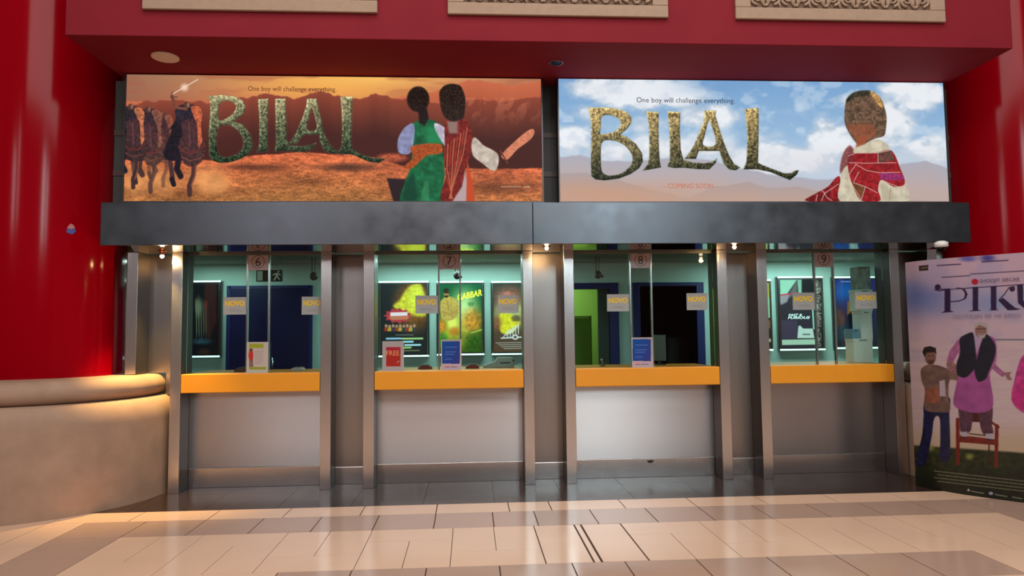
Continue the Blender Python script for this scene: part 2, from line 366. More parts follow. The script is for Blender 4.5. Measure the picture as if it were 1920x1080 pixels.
r = door_frame(3, d3a, d3b, 2.03, d3a-X(1187), X(1320)-d3b, .05)
# furniture in the rooms behind
lk = thing('locker', 'olive green locker in the lime green room behind the third window', 'locker', ((X(1072, 3.4)+X(1109, 3.4))/2, 3.6, 0))
xa, xb = X(1050, 3.6), X(1109, 3.6); zt = at(1100, 592, 3.6)[1]
box('cabinet_body', xa, xb, 3.6, 4.05, 0, zt, DGREEN, lk, .005); box('door', xa+.02, xb-.02, 3.585, 3.6, .05, zt-.03, DGREEN, lk, .003)
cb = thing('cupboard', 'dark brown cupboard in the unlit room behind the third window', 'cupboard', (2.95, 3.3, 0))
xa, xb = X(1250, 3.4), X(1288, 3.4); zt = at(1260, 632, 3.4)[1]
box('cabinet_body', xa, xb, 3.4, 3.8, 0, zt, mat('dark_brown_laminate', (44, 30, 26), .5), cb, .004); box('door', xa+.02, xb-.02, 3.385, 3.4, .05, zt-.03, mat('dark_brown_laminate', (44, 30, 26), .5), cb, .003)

# ------------------------------------------------------------------ columns and plinths
def column(cx, label):
    cy = .13; t = thing('red_column', label, 'column', (cx, cy, 0))
    bm = bmesh.new(); lathe(bm, [(.70, 1.0), (.70, 5.6)], 96, cx, cy); obj('shaft', bm, REDC, t)
    bm = bmesh.new()
    prof = [(1.2, 0), (1.2, .70)]+[(1.09+.11*math.cos(a), .70+.18*math.sin(a)) for a in np.linspace(0, math.pi/2, 8)[1:]]+[(.98, .885)]
    lathe(bm, prof, 96, cx, cy); obj('plinth', bm, STONE, t)
    bm = bmesh.new(); rr = .098
    prof = [(.97, .882)]+[(1.0+rr*math.cos(a), .98+rr*math.sin(a)) for a in np.linspace(-math.pi/2, math.pi/2, 14)]+[(.69, 1.08)]
    lathe(bm, prof, 96, cx, cy); obj('plinth_roll', bm, STONE, t)
    return t
column(-3.99, 'glossy red round column on a beige rounded plinth left of the ticket windows')
column(5.47, 'glossy red round column behind the film standee at the right')
# sticker on the left column
d = ray(133, 430); 
c0 = Vector((-3.99, .13)); o0 = Vector((0, CY)); dv = Vector((d.x, d.y)); a = dv.dot(dv); b = 2*dv.dot(o0-c0); cc = (o0-c0).dot(o0-c0)-.701**2
tt = (-b-math.sqrt(b*b-4*a*cc))/(2*a); px_, py_, pz_ = d.x*tt, CY+d.y*tt, CH+d.z*tt; th = math.atan2(py_-.13, px_+3.99)
st = thing('sticker', 'small torn blue and pink sticker on the left red column', 'sticker', (px_, py_, pz_))
def curved(bmx, pts, r, mi):
    v = [bmx.verts.new((-3.99+r*math.cos(th+p/ .7), .13+r*math.sin(th+p/.7), pz_+q)) for p, q in pts]; bmx.faces.new(v).material_index = mi
bm = bmesh.new(); curved(bm, [(-.035, -.03), (.01, -.045), (.04, -.015), (.03, .02), (-.03, .015)], .7025, 0); curved(bm, [(-.03, .01), (.0, .0), (.03, .015), (.02, .04), (-.005, .05), (-.02, .03)], .7035, 1)
obj('paper', bm, [mat('sticker_blue', (70, 78, 140), .5), mat('sticker_pink', (180, 110, 110), .5)], st)

# ------------------------------------------------------------------ soffit fittings
def disc_light(u, v, r, label, name, cat, Ma, Mb, recess):
    x, y = atz(u, v, SZ); t = thing(name, label, cat, (x, y, SZ)); bm = bmesh.new()
    if recess:
        lathe(bm, [(r, SZ-.001), (r, SZ-.008), (r*.8, SZ-.008)], 32, x, y); obj('rim', bm, Ma, t)
        bm = bmesh.new(); rg = lathe(bm, [(r*.8, SZ-.006), (r*.6, SZ-.002)], 32, x, y); bm.faces.new(rg[-1]); obj('lamp_bowl', bm, Mb, t)
    else:
        rg = lathe(bm, [(r, SZ-.001), (r, SZ-.012), (r*.93, SZ-.016)], 40, x, y); bm.faces.new(rg[-1]); obj('cover_disc', bm, Ma, t)
disc_light(310, 106, .108, 'round off-white ceiling speaker in the crimson soffit above the sunset sign', 'ceiling_speaker', 'speaker', mat('speaker_cover', (215, 190, 170), .6), None, False)
disc_light(1042, 117, .066, 'round unlit black recessed spotlight in the crimson soffit between the signs', 'recessed_spotlight', 'light', mat('spot_rim', (120, 60, 56), .4), BLK, True)

# ------------------------------------------------------------------ carved relief panels on the fascia
def relief(x0, x1, label):
    z0, z1 = 3.963, 4.75; y = SF; t = thing('relief_panel', label, 'carved panel', ((x0+x1)/2, y, z0), 'carved stone panels on the crimson fascia')
    w_ = .098; bm = bmesh.new()
    bx(bm, x0, x1, y-.03, y, z0, z0+w_); bx(bm, x0, x1, y-.03, y, z1-w_, z1); bx(bm, x0, x0+w_*1.3, y-.03, y, z0+w_, z1-w_); bx(bm, x1-w_*1.3, x1, y-.03, y, z0+w_, z1-w_)
    obj('frame', bm, SAND, t, .006); box('ground', x0+w_, x1-w_, y-.008, y, z0+w_, z1-w_, SANDD, t)
    bm = bmesh.new(); n = 6; pw = (x1-x0-2.6*w_)/n; zb = z0+w_
    for k in range(n):
        cx = x0+1.3*w_+pw*(k+.5)
        for s in (-1, 1):
            for zo in (0, .30):
                pts = []
                for i in range(22):
                    q = i/21; pts.append((cx+s*(pw*.5*q), y-.016, zb+zo+.018+.07*(0.5-.5*math.cos(q*math.pi*2.0))+.05*q))
                tube(bm, pts, [.013+.004*math.sin(i/21*math.pi) for i in range(22)], 6)
                pts = []
                for i in range(26):
                    q = i/25; a = -math.pi/2+q*math.pi*2.6; r = .058*(1-q*.72)
                    pts.append((cx+s*(pw*.27+r*math.cos(a)), y-.016, zb+zo+.085+r*math.sin(a)*.95))
                tube(bm, pts, [.014*(1-.4*i/25) for i in range(26)], 6)
                tube(bm, [(cx+s*pw*.04, y-.016, zb+zo+.012), (cx+s*pw*.09, y-.018, zb+zo+.06), (cx+s*pw*.05, y-.016, zb+zo+.12), (cx, y-.016, zb+zo+.16)], [.008, .02, .016, .006], 6)
        tube(bm, [(cx+pw*.5, y-.016, zb), (cx+pw*.44, y-.016, zb+.05), (cx+pw*.5, y-.016, zb+.1), (cx+pw*.54, y-.016, zb+.16)], .013, 6) if k < n-1 else None
    obj('scroll_carving', bm, SAND, t)
relief(-2.515, -.71, 'carved beige arabesque stone panel above the sunset sign')
relief(-.155, 1.63, 'carved beige arabesque stone panel above the gap between the signs')
relief(2.19, 3.975, 'carved beige arabesque stone panel above the blue-sky sign')

# ------------------------------------------------------------------ steel beam
b = thing('steel_beam', 'long dark steel-clad beam above the ticket windows and below the film signs', 'beam', (.74, -.52, 2.208))
for x0, x1 in ((-3.138, .565), (.569, 4.612)): box('cladding_panel', x0, x1, -.52, -.49, 2.208, 2.578, BEAMM, b, .003)
bm = bmesh.new(); prism(bm, [(-2.90, -.4895), (4.37, -.4895), (4.60, .13), (-3.14, .13)], 2.2085, 2.57); obj('underside', bm, POL, b)

# ------------------------------------------------------------------ piers (pairs of steel fins with a recessed panel)
piers = [(-3.155, -3.058, -2.752, -2.655), (-1.39, -1.292, -.995, -.894), (.512, .608, .906, 1.003), (2.408, 2.506, 2.805, 2.905), (4.15, 4.246, 4.541, 4.64)]
plab = ['steel pier beside the beige plinth at the left, under a lit lamp', 'steel pier between windows six and seven, unlit', 'steel pier between windows seven and eight', 'steel pier between windows eight and nine', 'dim steel pier at the right beside the film standee']
for (a, b_, c, d), L in zip(piers, plab):
    t = thing('steel_pier', L, 'pier', ((a+d)/2, 0, 0), 'steel piers of the ticket booth')
    z0 = 1.085 if a < -3 else 0
    for p, q, zz in ((a, b_, z0), (c, d, 1.085 if a > 4 else 0)):
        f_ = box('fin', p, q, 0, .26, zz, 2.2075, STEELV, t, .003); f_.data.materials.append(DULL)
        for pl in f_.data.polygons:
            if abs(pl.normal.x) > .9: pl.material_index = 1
    box('back_panel', b_+.001, c-.001, .24, .26, 1.085 if abs(a) > 3 else 0, 2.2075, STEELP, t)
    if a < -3: box('back_panel', -2.785, c-.001, .24, .26, 0, .884, STEELP, t); box('back_panel', -2.885, c-.001, .24, .26, .8845, 1.0845, STEELP, t)
    if a > 4: box('back_panel', b_+.001, 4.265, .24, .26, 0, .884, STEELP, t); box('back_panel', b_+.001, 4.365, .24, .26, .8845, 1.0845, STEELP, t)
    if -3 < a < 4: box('kick_plate', b_+.001, c-.001, .232, .24, .0005, .16, STEELV, t, .002)
    # side return panel seam
# downlights under the beam
def downlight(u, v, label, on, zb=2.16, power=6):
    x, y = atz(u, v, zb); t = thing('downlight', label, 'light', (x, y, 2.208)); bm = bmesh.new()
    lathe(bm, [(.035, 2.2075), (.035, 2.203), (.022, 2.20), (.018, zb+.02)], 20, x, y); obj('socket', bm, mat('copper_socket', (150, 90, 60), .3, 1), t)
    bm = bmesh.new(); bmesh.ops.create_uvsphere(bm, u_segments=16, v_segments=10, radius=.018); bmesh.ops.translate(bm, verts=bm.verts, vec=(x, y, zb+.008))
    obj('bulb', bm, mat('lit_bulb', (255, 226, 190), .3, emit=14), t, smooth=True)
    if on:
        l = bpy.data.lights.new('downlight_glow', 'POINT'); l.energy = power; l.color = (1, .62, .26); l.shadow_soft_size = .02
        o = bpy.data.objects.new('downlight_glow', l); C.objects.link(o); o.location = (x, y, zb-.02); o.parent = t; o.matrix_parent_inverse = Matrix.Translation(t.location).inverted()
        l = bpy.data.lights.new('downlight_beam', 'SPOT'); l.energy = power*80 if power > 3 else 8; l.color = (1, .66, .20); l.spot_size = 1.25; l.spot_blend = .8; l.shadow_soft_size = .02
        o = bpy.data.objects.new('downlight_beam', l); C.objects.link(o); o.location = (x, y, zb-.025); o.parent = t; o.matrix_parent_inverse = Matrix.Translation(t.location).inverted()
downlight(304, 482, 'small glowing warm downlight above the leftmost steel pier', True, 2.15, 3.2)
downlight(1025, 467, 'small glowing warm downlight above the pier between windows seven and eight', True, 2.185, 1.3)
downlight(1377, 465, 'small glowing warm downlight above the pier between windows eight and nine', True, 2.185, 1.3)
x, y = atz(1765, 462, 2.16); t = thing('dome_camera', 'white dome camera under the right end of the steel beam', 'camera', (x, y, 2.2))
bm = bmesh.new(); lathe(bm, [(.03, 2.208), (.055, 2.195), (.058, 2.16), (.045, 2.15)], 24, x, y); obj('housing', bm, WHITE, t)
bm = bmesh.new(); rg = lathe(bm, [(.045, 2.151), (.04, 2.13), (.022, 2.112), (.004, 2.108)], 20, x, y); obj('dome', bm, mat('smoked_dome', (14, 12, 12), .1), t)

# ------------------------------------------------------------------ ticket windows
bays = [(-2.654, -1.391, '6', 'six'), (-.893, .511, '7', 'seven'), (1.004, 2.407, '8', 'eight'), (2.906, 4.149, '9', 'nine')]
mull = [(-2.10, -1.90), (-.293, -.088), (1.577, 1.787), (3.44, 3.634)]
GY = .12
RING = mat('dark_numeral', (52, 40, 42), .3); PLATE = mat('number_plate_film', (170, 150, 150), .2, spec=.8)
for (x0, x1, num, word), (m0, m1) in zip(bays, mull):
    t = thing('ticket_window', 'ticket window %s with teal glass above a yellow counter and steel panel' % word, 'ticket window', ((x0+x1)/2, .1, 0), 'ticket windows of the booth')
    box('lower_panel', x0+.001, x1-.001, .21, .24, .185, .925, STEEL, t)
    box('kick_plate', x0+.001, x1-.001, .216, .24, .0005, .181, STEELV, t, .002)
    bm = bmesh.new(); bx(bm, x0+.003, x1-.003, -.004, .75, .905, 1.077); o = obj('counter', bm, YEL, t, .006)
    for p, q in ((x0+.001, m0-.008), (m0+.009, m1-.009), (m1+.008, x1-.001)):
        gz0 = 1.079 if (p, q)[0] != m0+.009 else 1.12
        box('glass_pane', p, q, GY, GY+.008, gz0, 2.2, GLS if gz0 < 1.1 else GLS2, t)
    for mx in (m0, m1): box('mullion', mx-.0075, mx+.0075, GY-.012, GY+.022, 1.078, 2.19, CHROME, t, .002)
    box('head_rail', x0+.001, x1-.001, GY-.01, GY+.02, 2.19, 2.2075, mat('head_rail_grey', (110, 110, 104), .4, .6), t)
    cx = (m0+m1)/2; z = 2.125
    pl = box('number_plate', m0+.0075, m1-.0075, GY-.018, GY-.013, 2.045, 2.189, PLATE, t)
    bm = bmesh.new(); n = 40
    o_ = [bm.verts.new((cx+.062*math.cos(2*math.pi*i/n), GY-.0188, z+.062*math.sin(2*math.pi*i/n))) for i in range(n)]
    i_ = [bm.verts.new((cx+.057*math.cos(2*math.pi*i/n), GY-.0188, z+.057*math.sin(2*math.pi*i/n))) for i in range(n)]
    for i in range(n): bm.faces.new((o_[i], o_[(i+1) % n], i_[(i+1) % n], i_[i]))
    bmesh.ops.translate(bm, verts=bm.verts, vec=(0, 0, 0)); obj('numeral_ring', bm, RING, pl)
    text('numeral', num, cx, GY-.0189, z, .05, RING, pl, .085)
# small black scuff on the panel of window eight
x, z = at(1219, 865, .208); bm = bmesh.new()
prism(bm, [(x+.028*math.cos(a)*(1+.25*math.sin(3*a)), z+.014*math.sin(a)*(1+.3*math.cos(2*a))) for a in np.linspace(0, 2*math.pi, 14)[:-1]], .196, .2095, 'y')
tag(obj('scuff_mark', bm, BLK), 'small black latch at the foot of the bright panel under window eight', 'blemish')

# notices stuck on the glass
def notice(u0, u1, v0, v1, label, xmax=None):
    xa, za = at(u0, v1, GY-.004); xb, zb = at(u1, v0, GY-.004)
    t = thing('window_notice', label, 'notice', ((xa+xb)/2, GY-.004, za), 'cinema notices on the booth glass')
    cd = box('card', xa, xb, GY-.004, GY-.001, za, zb, CARD, t)
    w_ = xb-xa; h = zb-za
    text('logo_lettering', 'NOVO', (xa+xb)/2, GY-.0048, zb-h*.36, w_*.86, NOVO, cd, h*.32, bold=.05)
    bm = bmesh.new(); bx(bm, xa+w_*.25, xb-w_*.25, GY-.0046, GY-.004, za+h*.26, za+h*.28); bx(bm, xa+w_*.2, xb-w_*.2, GY-.0046, GY-.004, za+h*.18, za+h*.195); obj('small_print', bm, mat('grey_print', (130, 128, 124), .5), t)
notice(418.5, 462, 557, 590, 'grey NOVO notice left of the centre gap in window six')
notice(565.5, 603.5, 556, 590, 'grey NOVO notice at the right edge of window six')
notice(779, 821, 554, 588, 'grey NOVO notice left of the centre gap in window seven')
notice(933.5, 972, 553, 587, 'grey NOVO notice near the right edge of window seven')
notice(1138.5, 1179, 551.5, 584, 'grey NOVO notice left of the centre gap in window eight')
notice(1288, 1326, 549.5, 581.5, 'grey NOVO notice at the right of window eight')
notice(1487, 1526.5, 548.5, 581, 'grey NOVO notice left of the centre gap in window nine')
notice(1604, 1643, 547, 579, 'grey NOVO notice at the right of window nine, in front of white cartons')

# leaflet holders standing on the counters
def leaflet(u0, u1, v0, v1, label, kind, y=.075):
    xa, zb = at(u0, v0, y); xb, _ = at(u1, v0, y); z0 = 1.077
    t = thing('leaflet_stand', label, 'leaflet stand', ((xa+xb)/2, y, z0))
    bm = bmesh.new(); bx(bm, xa, xb, y-.002, y+.002, z0+.003, zb); bx(bm, xa, xb, y-.03, y+.02, z0+.0005, z0+.004)
    obj('acrylic_holder', bm, mat('frosted_acrylic', (196, 184, 180), .3), t)
    def paint(A):
        A.c[:] = (190, 178, 176)
        if kind == 'green':
            A.c[:] = (206, 198, 184); A.poly([(u0+4, v0+3), (u1-9, v0+3), (u1-9, v0+11), (u0+4, v0+11)], (170, 176, 60)); A.poly([(u0+4, v1-9), (u1-4, v1-9), (u1-4, v1-4), (u0+4, v1-4)], (160, 166, 64))
            A.poly([(u0+4, v0+12), (u0+11, v0+12), (u0+12, v1-9), (u0+4, v1-9)], (140, 110, 110)); A.ell(u0+7.5, v0+25, 4.5, 10, (206, 60, 50)); A.ell(u0+7.5, v0+14.5, 2.5, 3, (120, 80, 60))
            A.poly([(u0+12, v0+13), (u1-6, v0+13), (u1-6, v1-11), (u0+12, v1-11)], (208, 188, 180))
            for k in range(8): A.line([(u0+15, v0+18+3.2*k), (u1-9-(k*7 % 5), v0+17.5+3.2*k)], .8, (160, 150, 148), .8)
        elif kind == 'red':
            A.poly([(u0+7, v0+11), (u1-6, v0+11), (u1-6, v1-7), (u0+7, v1-7)], (186, 52, 44)); A.poly([(u0+7, v0+11), (u1-6, v0+11), (u1-6, v0+19), (u0+7, v0+19)], (190, 46, 70))
            A.line([(u1-12, v1-14), (u1-9, v1-17)], 1.5, (220, 180, 170))
        else:
            t_ = np.clip((A.x-u0)/(u1-u0)*.5+(A.y-v0)/(v1-v0)*.5, 0, 1)[:, None]; col = np.array((24, 92, 176))*(1-t_)+np.array((70, 60, 140))*t_
            A.mix(((A.x > u0+2) & (A.x < u1-3) & (A.y > v0+3) & (A.y < v1-12)).astype(float), col)
            for k, w_ in enumerate((22, 0, 20, 16, 0, 12)):
                if w_: A.line([(u0+8, v0+14+4.5*k), (u0+8+w_, v0+13.8+4.5*k)], 1.3, (110, 140, 210), .9)
            A.c[(A.y > v1-12)] = (206, 180, 190)
            A.line([(u0+8, v1-6), (u0+15, v1-6)], 1.5, (200, 80, 90)); A.line([(u0+18, v1-6), (u1-8, v1-6)], 1.3, (120, 110, 130))
    ps = sheet('printed_sheet', flat(xa+.004, xb-.004, y-.003, z0+.007, zb-.004), 60, 84, paint, artmat('leaflet_print', .04, .75), t)
    if kind == 'red': text('lettering', 'FREE', (xa+xb)/2-.002, y-.0042, at(735, 662, y)[1], (xb-xa)*.60, mat('orange_print', (240, 160, 100), .5), ps, .045)
leaflet(463, 503, 641.5, 697, 'upright white and green leaflet with a red figure at window six', 'green')
leaflet(717, 757, 640, 694, 'grey leaflet holder with a red FREE card at window seven', 'red')
leaflet(827, 865, 637, 694, 'upright blue leaflet between the centre bars of window seven', 'blue')
leaflet(1184, 1223.5, 633, 689, 'upright blue leaflet between the centre bars of window eight', 'blue2')

# things lying on the counters behind the glass
def tray(u, label, col=(120, 40, 26), y=.3, w_=.14):
    x = at(u, 690, y)[0]; t = thing('change_tray', label, 'tray', (x, y, 1.077)); bm = bmesh.new()
    prism(bm, [(x-w_/2, 1.0775), (x+w_/2, 1.0775), (x+w_/2-.01, 1.105), (x+w_/2-.04, 1.115), (x-w_/2+.04, 1.115), (x-w_/2+.005, 1.10)], y, y+.13, 'y'); obj('tray_body', bm, mat('tray_%d' % col[0], col, .4), t, .004)
    box('dark_rim', x-w_/2+.03, x+w_/2-.03, y+.01, y+.12, 1.115, 1.121, BLK, t)
tray(797, 'dark red tray on the counter left of centre in window seven')
tray(886, 'dark red tray on the counter right of centre in window seven')
tray(452, 'low brown tray on the counter left of centre in window six', (96, 60, 50))
tray(556, 'pale low tray on the counter right of centre in window six', (170, 156, 150), w_=.12)
def printer(u, label, y=.42):
    x = at(u, 680, y)[0]; t = thing('receipt_printer', label, 'printer', (x, y, 1.077)); bm = bmesh.new()
    prism(bm, [(x-.17, 1.0775), (x+.13, 1.0775), (x+.16, 1.12), (x+.13, 1.175), (x-.02, 1.18), (x-.05, 1.14), (x-.17, 1.10)], y, y+.16, 'y'); obj('printer_body', bm, mat('printer_grey', (140, 146, 140), .5), t, .006)
    box('paper_slot', x+.0, x+.10, y-.003, y, 1.12, 1.13, BLK, t); box('power_knob', x+.125, x+.14, y-.006, y, 1.14, 1.155, BLK, t)
printer(938, 'grey receipt printer on the counter at the right of window seven')
x = at(1130, 690, .4)[0]; t = thing('microphone', 'small chrome goose-neck microphone on the counter of window eight', 'microphone', (x, .4, 1.077))
bm = bmesh.new(); lathe(bm, [(.03, 1.0775), (.03, 1.085), (.008, 1.09)], 20, x, .4); obj('base', bm, BLK, t)
bm = bmesh.new(); tube(bm, [(x, .4, 1.088), (x, .4, 1.12), (x-.01, .39, 1.14)], .004); obj('neck', bm, CHROME, t)
bm = bmesh.new(); tube(bm, [(x-.01, .39, 1.138), (x-.018, .38, 1.155)], [.009, .012]); obj('head', bm, CHROME, t)
x = at(1265, 690, .45)[0]; t = thing('computer_monitor', 'dark computer monitor seen from behind on the counter of window eight', 'monitor', (x, .5, 1.077))
xa, zb = at(1228, 628, .5); xb, _ = at(1243, 628, .5)
box('screen_housing', xa, xa+.1, .45, .62, 1.12, zb, mat('monitor_grey', (70, 78, 74), .5), t, .006); box('foot', xa, xa+.1, .46, .6, 1.0775, 1.09, BLK, t); box('neck', xa+.04, xa+.06, .5, .55, 1.089, 1.13, BLK, t)
# cartons stacked in window nine
CARTM = mat('white_carton', (236, 240, 236), .6)
def carton(u0, u1, v0, v1, label, M=CARTM, y=.42, dep=.16, zb=None, lid=True):
    xa, z1 = at(u0, v0, y); xb, z0 = at(u1, v1, y)
    if zb is not None: z0 = zb
    t = thing('carton', label, 'box', ((xa+xb)/2, y, z0), 'cartons stacked behind window nine')
    box('carton_body', xa, xb, y, y+dep, z0+.0005, z1 if not lid else z1-.03, M, t, .002)
    if lid: box('lid', xa-.003, xb+.003, y-.003, y+dep+.003, z1-.03, z1, M, t, .002)
    box('print_mark', xa+(xb-xa)*.3, xa+(xb-xa)*.7, y-.0042, y-.003, z1-.022, z1-.012, mat('carton_print', (90, 110, 106), .6), t)
    return z1
z1 = carton(1600, 1638, 635, 686, 'widest white carton at the bottom of the stack in window nine', zb=1.077)
z2 = carton(1613, 1637, 583, 635, 'plain white carton second from the bottom of the stack in window nine', zb=z1)
carton(1597.5, 1611.5, 617, 634, 'small pack of blue-banded papers on the widest carton in window nine', mat('banded_paper', (120, 160, 190), .6), zb=z1, lid=False)
z3 = carton(1607, 1637, 543, 583, 'white carton behind the right notice in window nine', zb=z2)
carton(1609, 1633, 500, 543, 'topmost patterned grey carton of the stack in window nine', mat('patterned_carton', (140, 150, 140), .6, noise=.45, nscale=18), zb=z3, lid=False)

# interior ceiling cameras, exit sign
def dome(u, v, label, y=1.8):
    x, z = at(u, v, y); t = thing('ceiling_camera', label, 'camera', (x, y, 2.35)); bm = bmesh.new()
    tube(bm, [(x-.02, y, 2.3495), (x-.02, y, z+.03)], .006); tube(bm, [(x+.02, y, 2.3495), (x+.01, y, z+.03)], .004); obj('bracket', bm, BLK, t)
    bm = bmesh.new(); bmesh.ops.create_uvsphere(bm, u_segments=16, v_segments=10, radius=.045); bmesh.ops.scale(bm, verts=bm.verts, vec=(1, 1, 1.15)); bmesh.ops.translate(bm, verts=bm.verts, vec=(x, y, z)); obj('camera_dome', bm, BLK, t, smooth=True)
    bm = bmesh.new(); tube(bm, [(x+.02, y-.03, z-.01), (x+.05, y-.06, z-.03)], [.02, .016]); obj('lens', bm, BLK, t)
dome(588, 518, 'black ceiling camera hanging at the right inside window six'); dome(857, 516, 'black ceiling camera in the centre gap of window seven'); dome(1121, 515, 'black ceiling camera hanging at the left inside window eight')
xa, za = at(480, 528, 1.9); xb, zb = at(529, 506, 1.9); t = thing('exit_sign', 'hanging green exit sign with a running figure inside window six', 'sign', ((xa+xb)/2, 1.9, zb))
GS = mat('exit_green', (14, 52, 38), .4); PW = mat('exit_pictogram', (170, 200, 180), .4, emit=.15)
bm = bmesh.new(); bx(bm, xa, xb, 1.9, 1.93, za, zb); obj('sign_box', bm, GS, t, .003)
bm = bmesh.new(); [tube(bm, [(q, 1.915, zb-.002), (q, 1.915, 2.3495)], .003) for q in (xa+.03, xb-.03)]; obj('hanger', bm, CHROME, t)
bm = bmesh.new(); s = (zb-za)
def pp(pts, ox): prism(bm, [(ox+p*s, za+q*s) for p, q in pts], 1.897, 1.8995, 'y')
pp([(.1, .08), (.55, .08), (.55, .9), (.1, .9)], xa); ox = xa+(xb-xa)*.58
pp([(.55, .78), (.68, .78), (.68, .92), (.55, .92)], ox); pp([(.35, .72), (.6, .74), (.55, .45), (.38, .42)], ox); pp([(.38, .45), (.5, .42), (.3, .08), (.16, .1)], ox); pp([(.45, .45), (.55, .48), (.75, .2), (.68, .12)], ox)
pp([(.36, .72), (.36, .62), (.12, .5), (.1, .6)], ox); pp([(.58, .72), (.55, .62), (.8, .5), (.82, .58)], ox)
obj('pictogram', bm, PW, t)

# ------------------------------------------------------------------ lit poster cases on the booth's back wall
LITBAR = mat('poster_case_tube', (220, 245, 240), .3, emit=1.3)
CASE = mat('poster_case_black', (30, 34, 36), .3, coat=.5)
def case(u0, u1, v0, v1, label, paint, emit=.9, bars=True, y=BY):
    xa, z1 = at(u0, v0, y-.08); xb, z0 = at(u1, v1, y-.08)
    t = thing('poster_case', label, 'poster case', ((xa+xb)/2, y-.05, z0), 'lit film poster cases in the booth')
    box('case_body', xa-.035, xb+.035, y-.075, y-.001, z0-.04, z1+.04, CASE, t, .012)
    bm = bmesh.new()
    bm.free()
    for q0, q1 in ((z1+.018, z1+.04), (z0-.04, z0-.018)): box('light_strip', xa-.03, xb+.03, y-.085, y-.0755, q0, q1, LITBAR, t, .004)
    for q0 in (xa-.016, xb+.008): box('edge_trim', q0, q0+.008, y-.082, y-.0755, z0-.015, z1+.015, CHROME, t)
    fp = sheet('film_poster', flat(xa, xb, y-.078, z0, z1), 110, 160, paint, artmat('poster_print', emit, .3), t)
    return fp, xa, xb, z0, z1
def p_dark(A):                                       # window six
    A.c[:] = (22, 26, 30); A.poly([(385, 530), (405, 530), (406, 600), (392, 640), (380, 600)], (60, 34, 34), 3)
    for k in range(26): u = 366+k*.9; A.line([(u, 560+(k*7 % 13)), (u+3-(k % 5), 620+(k*5 % 17))], 1.0, (120, 138, 110), .6-.015*k)
    A.ell(372, 575, 6, 18, (150, 165, 130), .5, .5); A.ell(378, 640, 16, 5, (60, 110, 130), .7, .6, .5, .5); A.line([(387, 566), (386, 580)], 2, (150, 40, 34))
    A.ell(383, 660, 10, 6, (90, 50, 40), .6, .6)
def p_one(A):
    A.c[:] = (34, 40, 42)
    A.ell(775, 572, 33, 44, (150, 90, 40), .5, .8, .3, .2)
    A.poly([(750, 562), (764, 540), (785, 530), (792, 542), (798, 570), (798, 592), (770, 590), (738, 575)], (214, 206, 60), 4, 1, .25, .3)
    A.ell(782, 560, 14, 22, (222, 226, 70), .5, .9, .2, .4)
    n = 22; pts = [(746+(27 if k % 2 else 21)*math.cos(2*math.pi*k/n), 592+(15 if k % 2 else 11)*math.sin(2*math.pi*k/n)) for k in range(n)]
    A.poly(pts, (186, 60, 72)); A.poly([(732, 586), (764, 585), (764, 592), (732, 593)], (240, 220, 225)); A.poly([(728, 594), (768, 593), (764, 599), (734, 600)], (200, 120, 90))
    for k in range(9): A.ell(724+k*6.6, 611+(k % 2), 2.6, 3.2, (180, 140, 110)); A.poly([(721+k*6.6, 614), (727+k*6.6, 614), (728+k*6.6, 621), (720+k*6.6, 621)], ((150, 60, 40), (190, 160, 60), (60, 60, 80))[k % 3], 1)
    A.line([(742, 628), (775, 628)], 1.2, (190, 190, 190), .6)
    for (a, b_, v, c) in ((725, 752, 635, (150, 200, 230)), (754, 792, 635, (170, 210, 130)), (756, 774, 641, (160, 220, 230)), (760, 788, 647, (180, 225, 240)), (756, 770, 652, (160, 205, 120))): A.line([(a, v), (b_, v-.4)], 3.4, c)
    A.line([(744, 658), (786, 657)], 2, (190, 180, 110), .6)
def p_two(A):
    t = np.clip((A.y-535)/125, 0, 1)[:, None]; A.c[:] = np.array((20, 96, 60))*(1-t)+np.array((60, 84, 26))*t
    A.ell(870, 582, 22, 34, (210, 240, 160), .8, .9); A.ell(850, 620, 30, 28, (190, 190, 60), .8, .8, .3, .1)
    A.ell(886, 602, 18, 22, (206, 130, 40), .6, .8, .5, .2); A.ell(848, 606, 10, 12, (240, 240, 110), .6); A.ell(829, 612, 7, 12, (220, 140, 40), .6, .9, .3, .3); A.ell(852, 622, 9, 8, (220, 120, 40), .6, .8)
    A.ell(864, 636, 16, 16, (140, 140, 50), .3, .6, .4, .3); A.ell(829, 636, 10, 12, (60, 130, 50), .5, .8, .3, .3); A.ell(888, 645, 16, 18, (50, 90, 26), .6, .9, .4, .2)
    # plain standing man in a khaki shirt, dark glasses
    A.poly([(826, 566), (834, 557), (844, 556), (856, 562), (860, 575), (859, 590), (848, 600), (830, 600), (826, 585)], (196, 166, 84), 1, 1, .2, .4)
    A.ell(837, 550, 5, 7, (176, 136, 84), .2); A.ell(836.5, 544.5, 5.4, 4, (50, 44, 30), .3); A.line([(833, 549), (841.5, 549)], 2.2, (30, 30, 24)); A.ell(837, 556, 3.5, 2.4, (60, 46, 30), .3)
    A.line([(830, 585), (845, 590), (857, 583)], 5, (182, 148, 76)); A.line([(838, 562), (842, 582)], .8, (120, 100, 50)); A.ell(883, 570, 6, 4, (60, 120, 70), .6, .7, .5, .5)
    A.line([(884, 624), (904, 618)], 2.2, (170, 220, 90), .8)
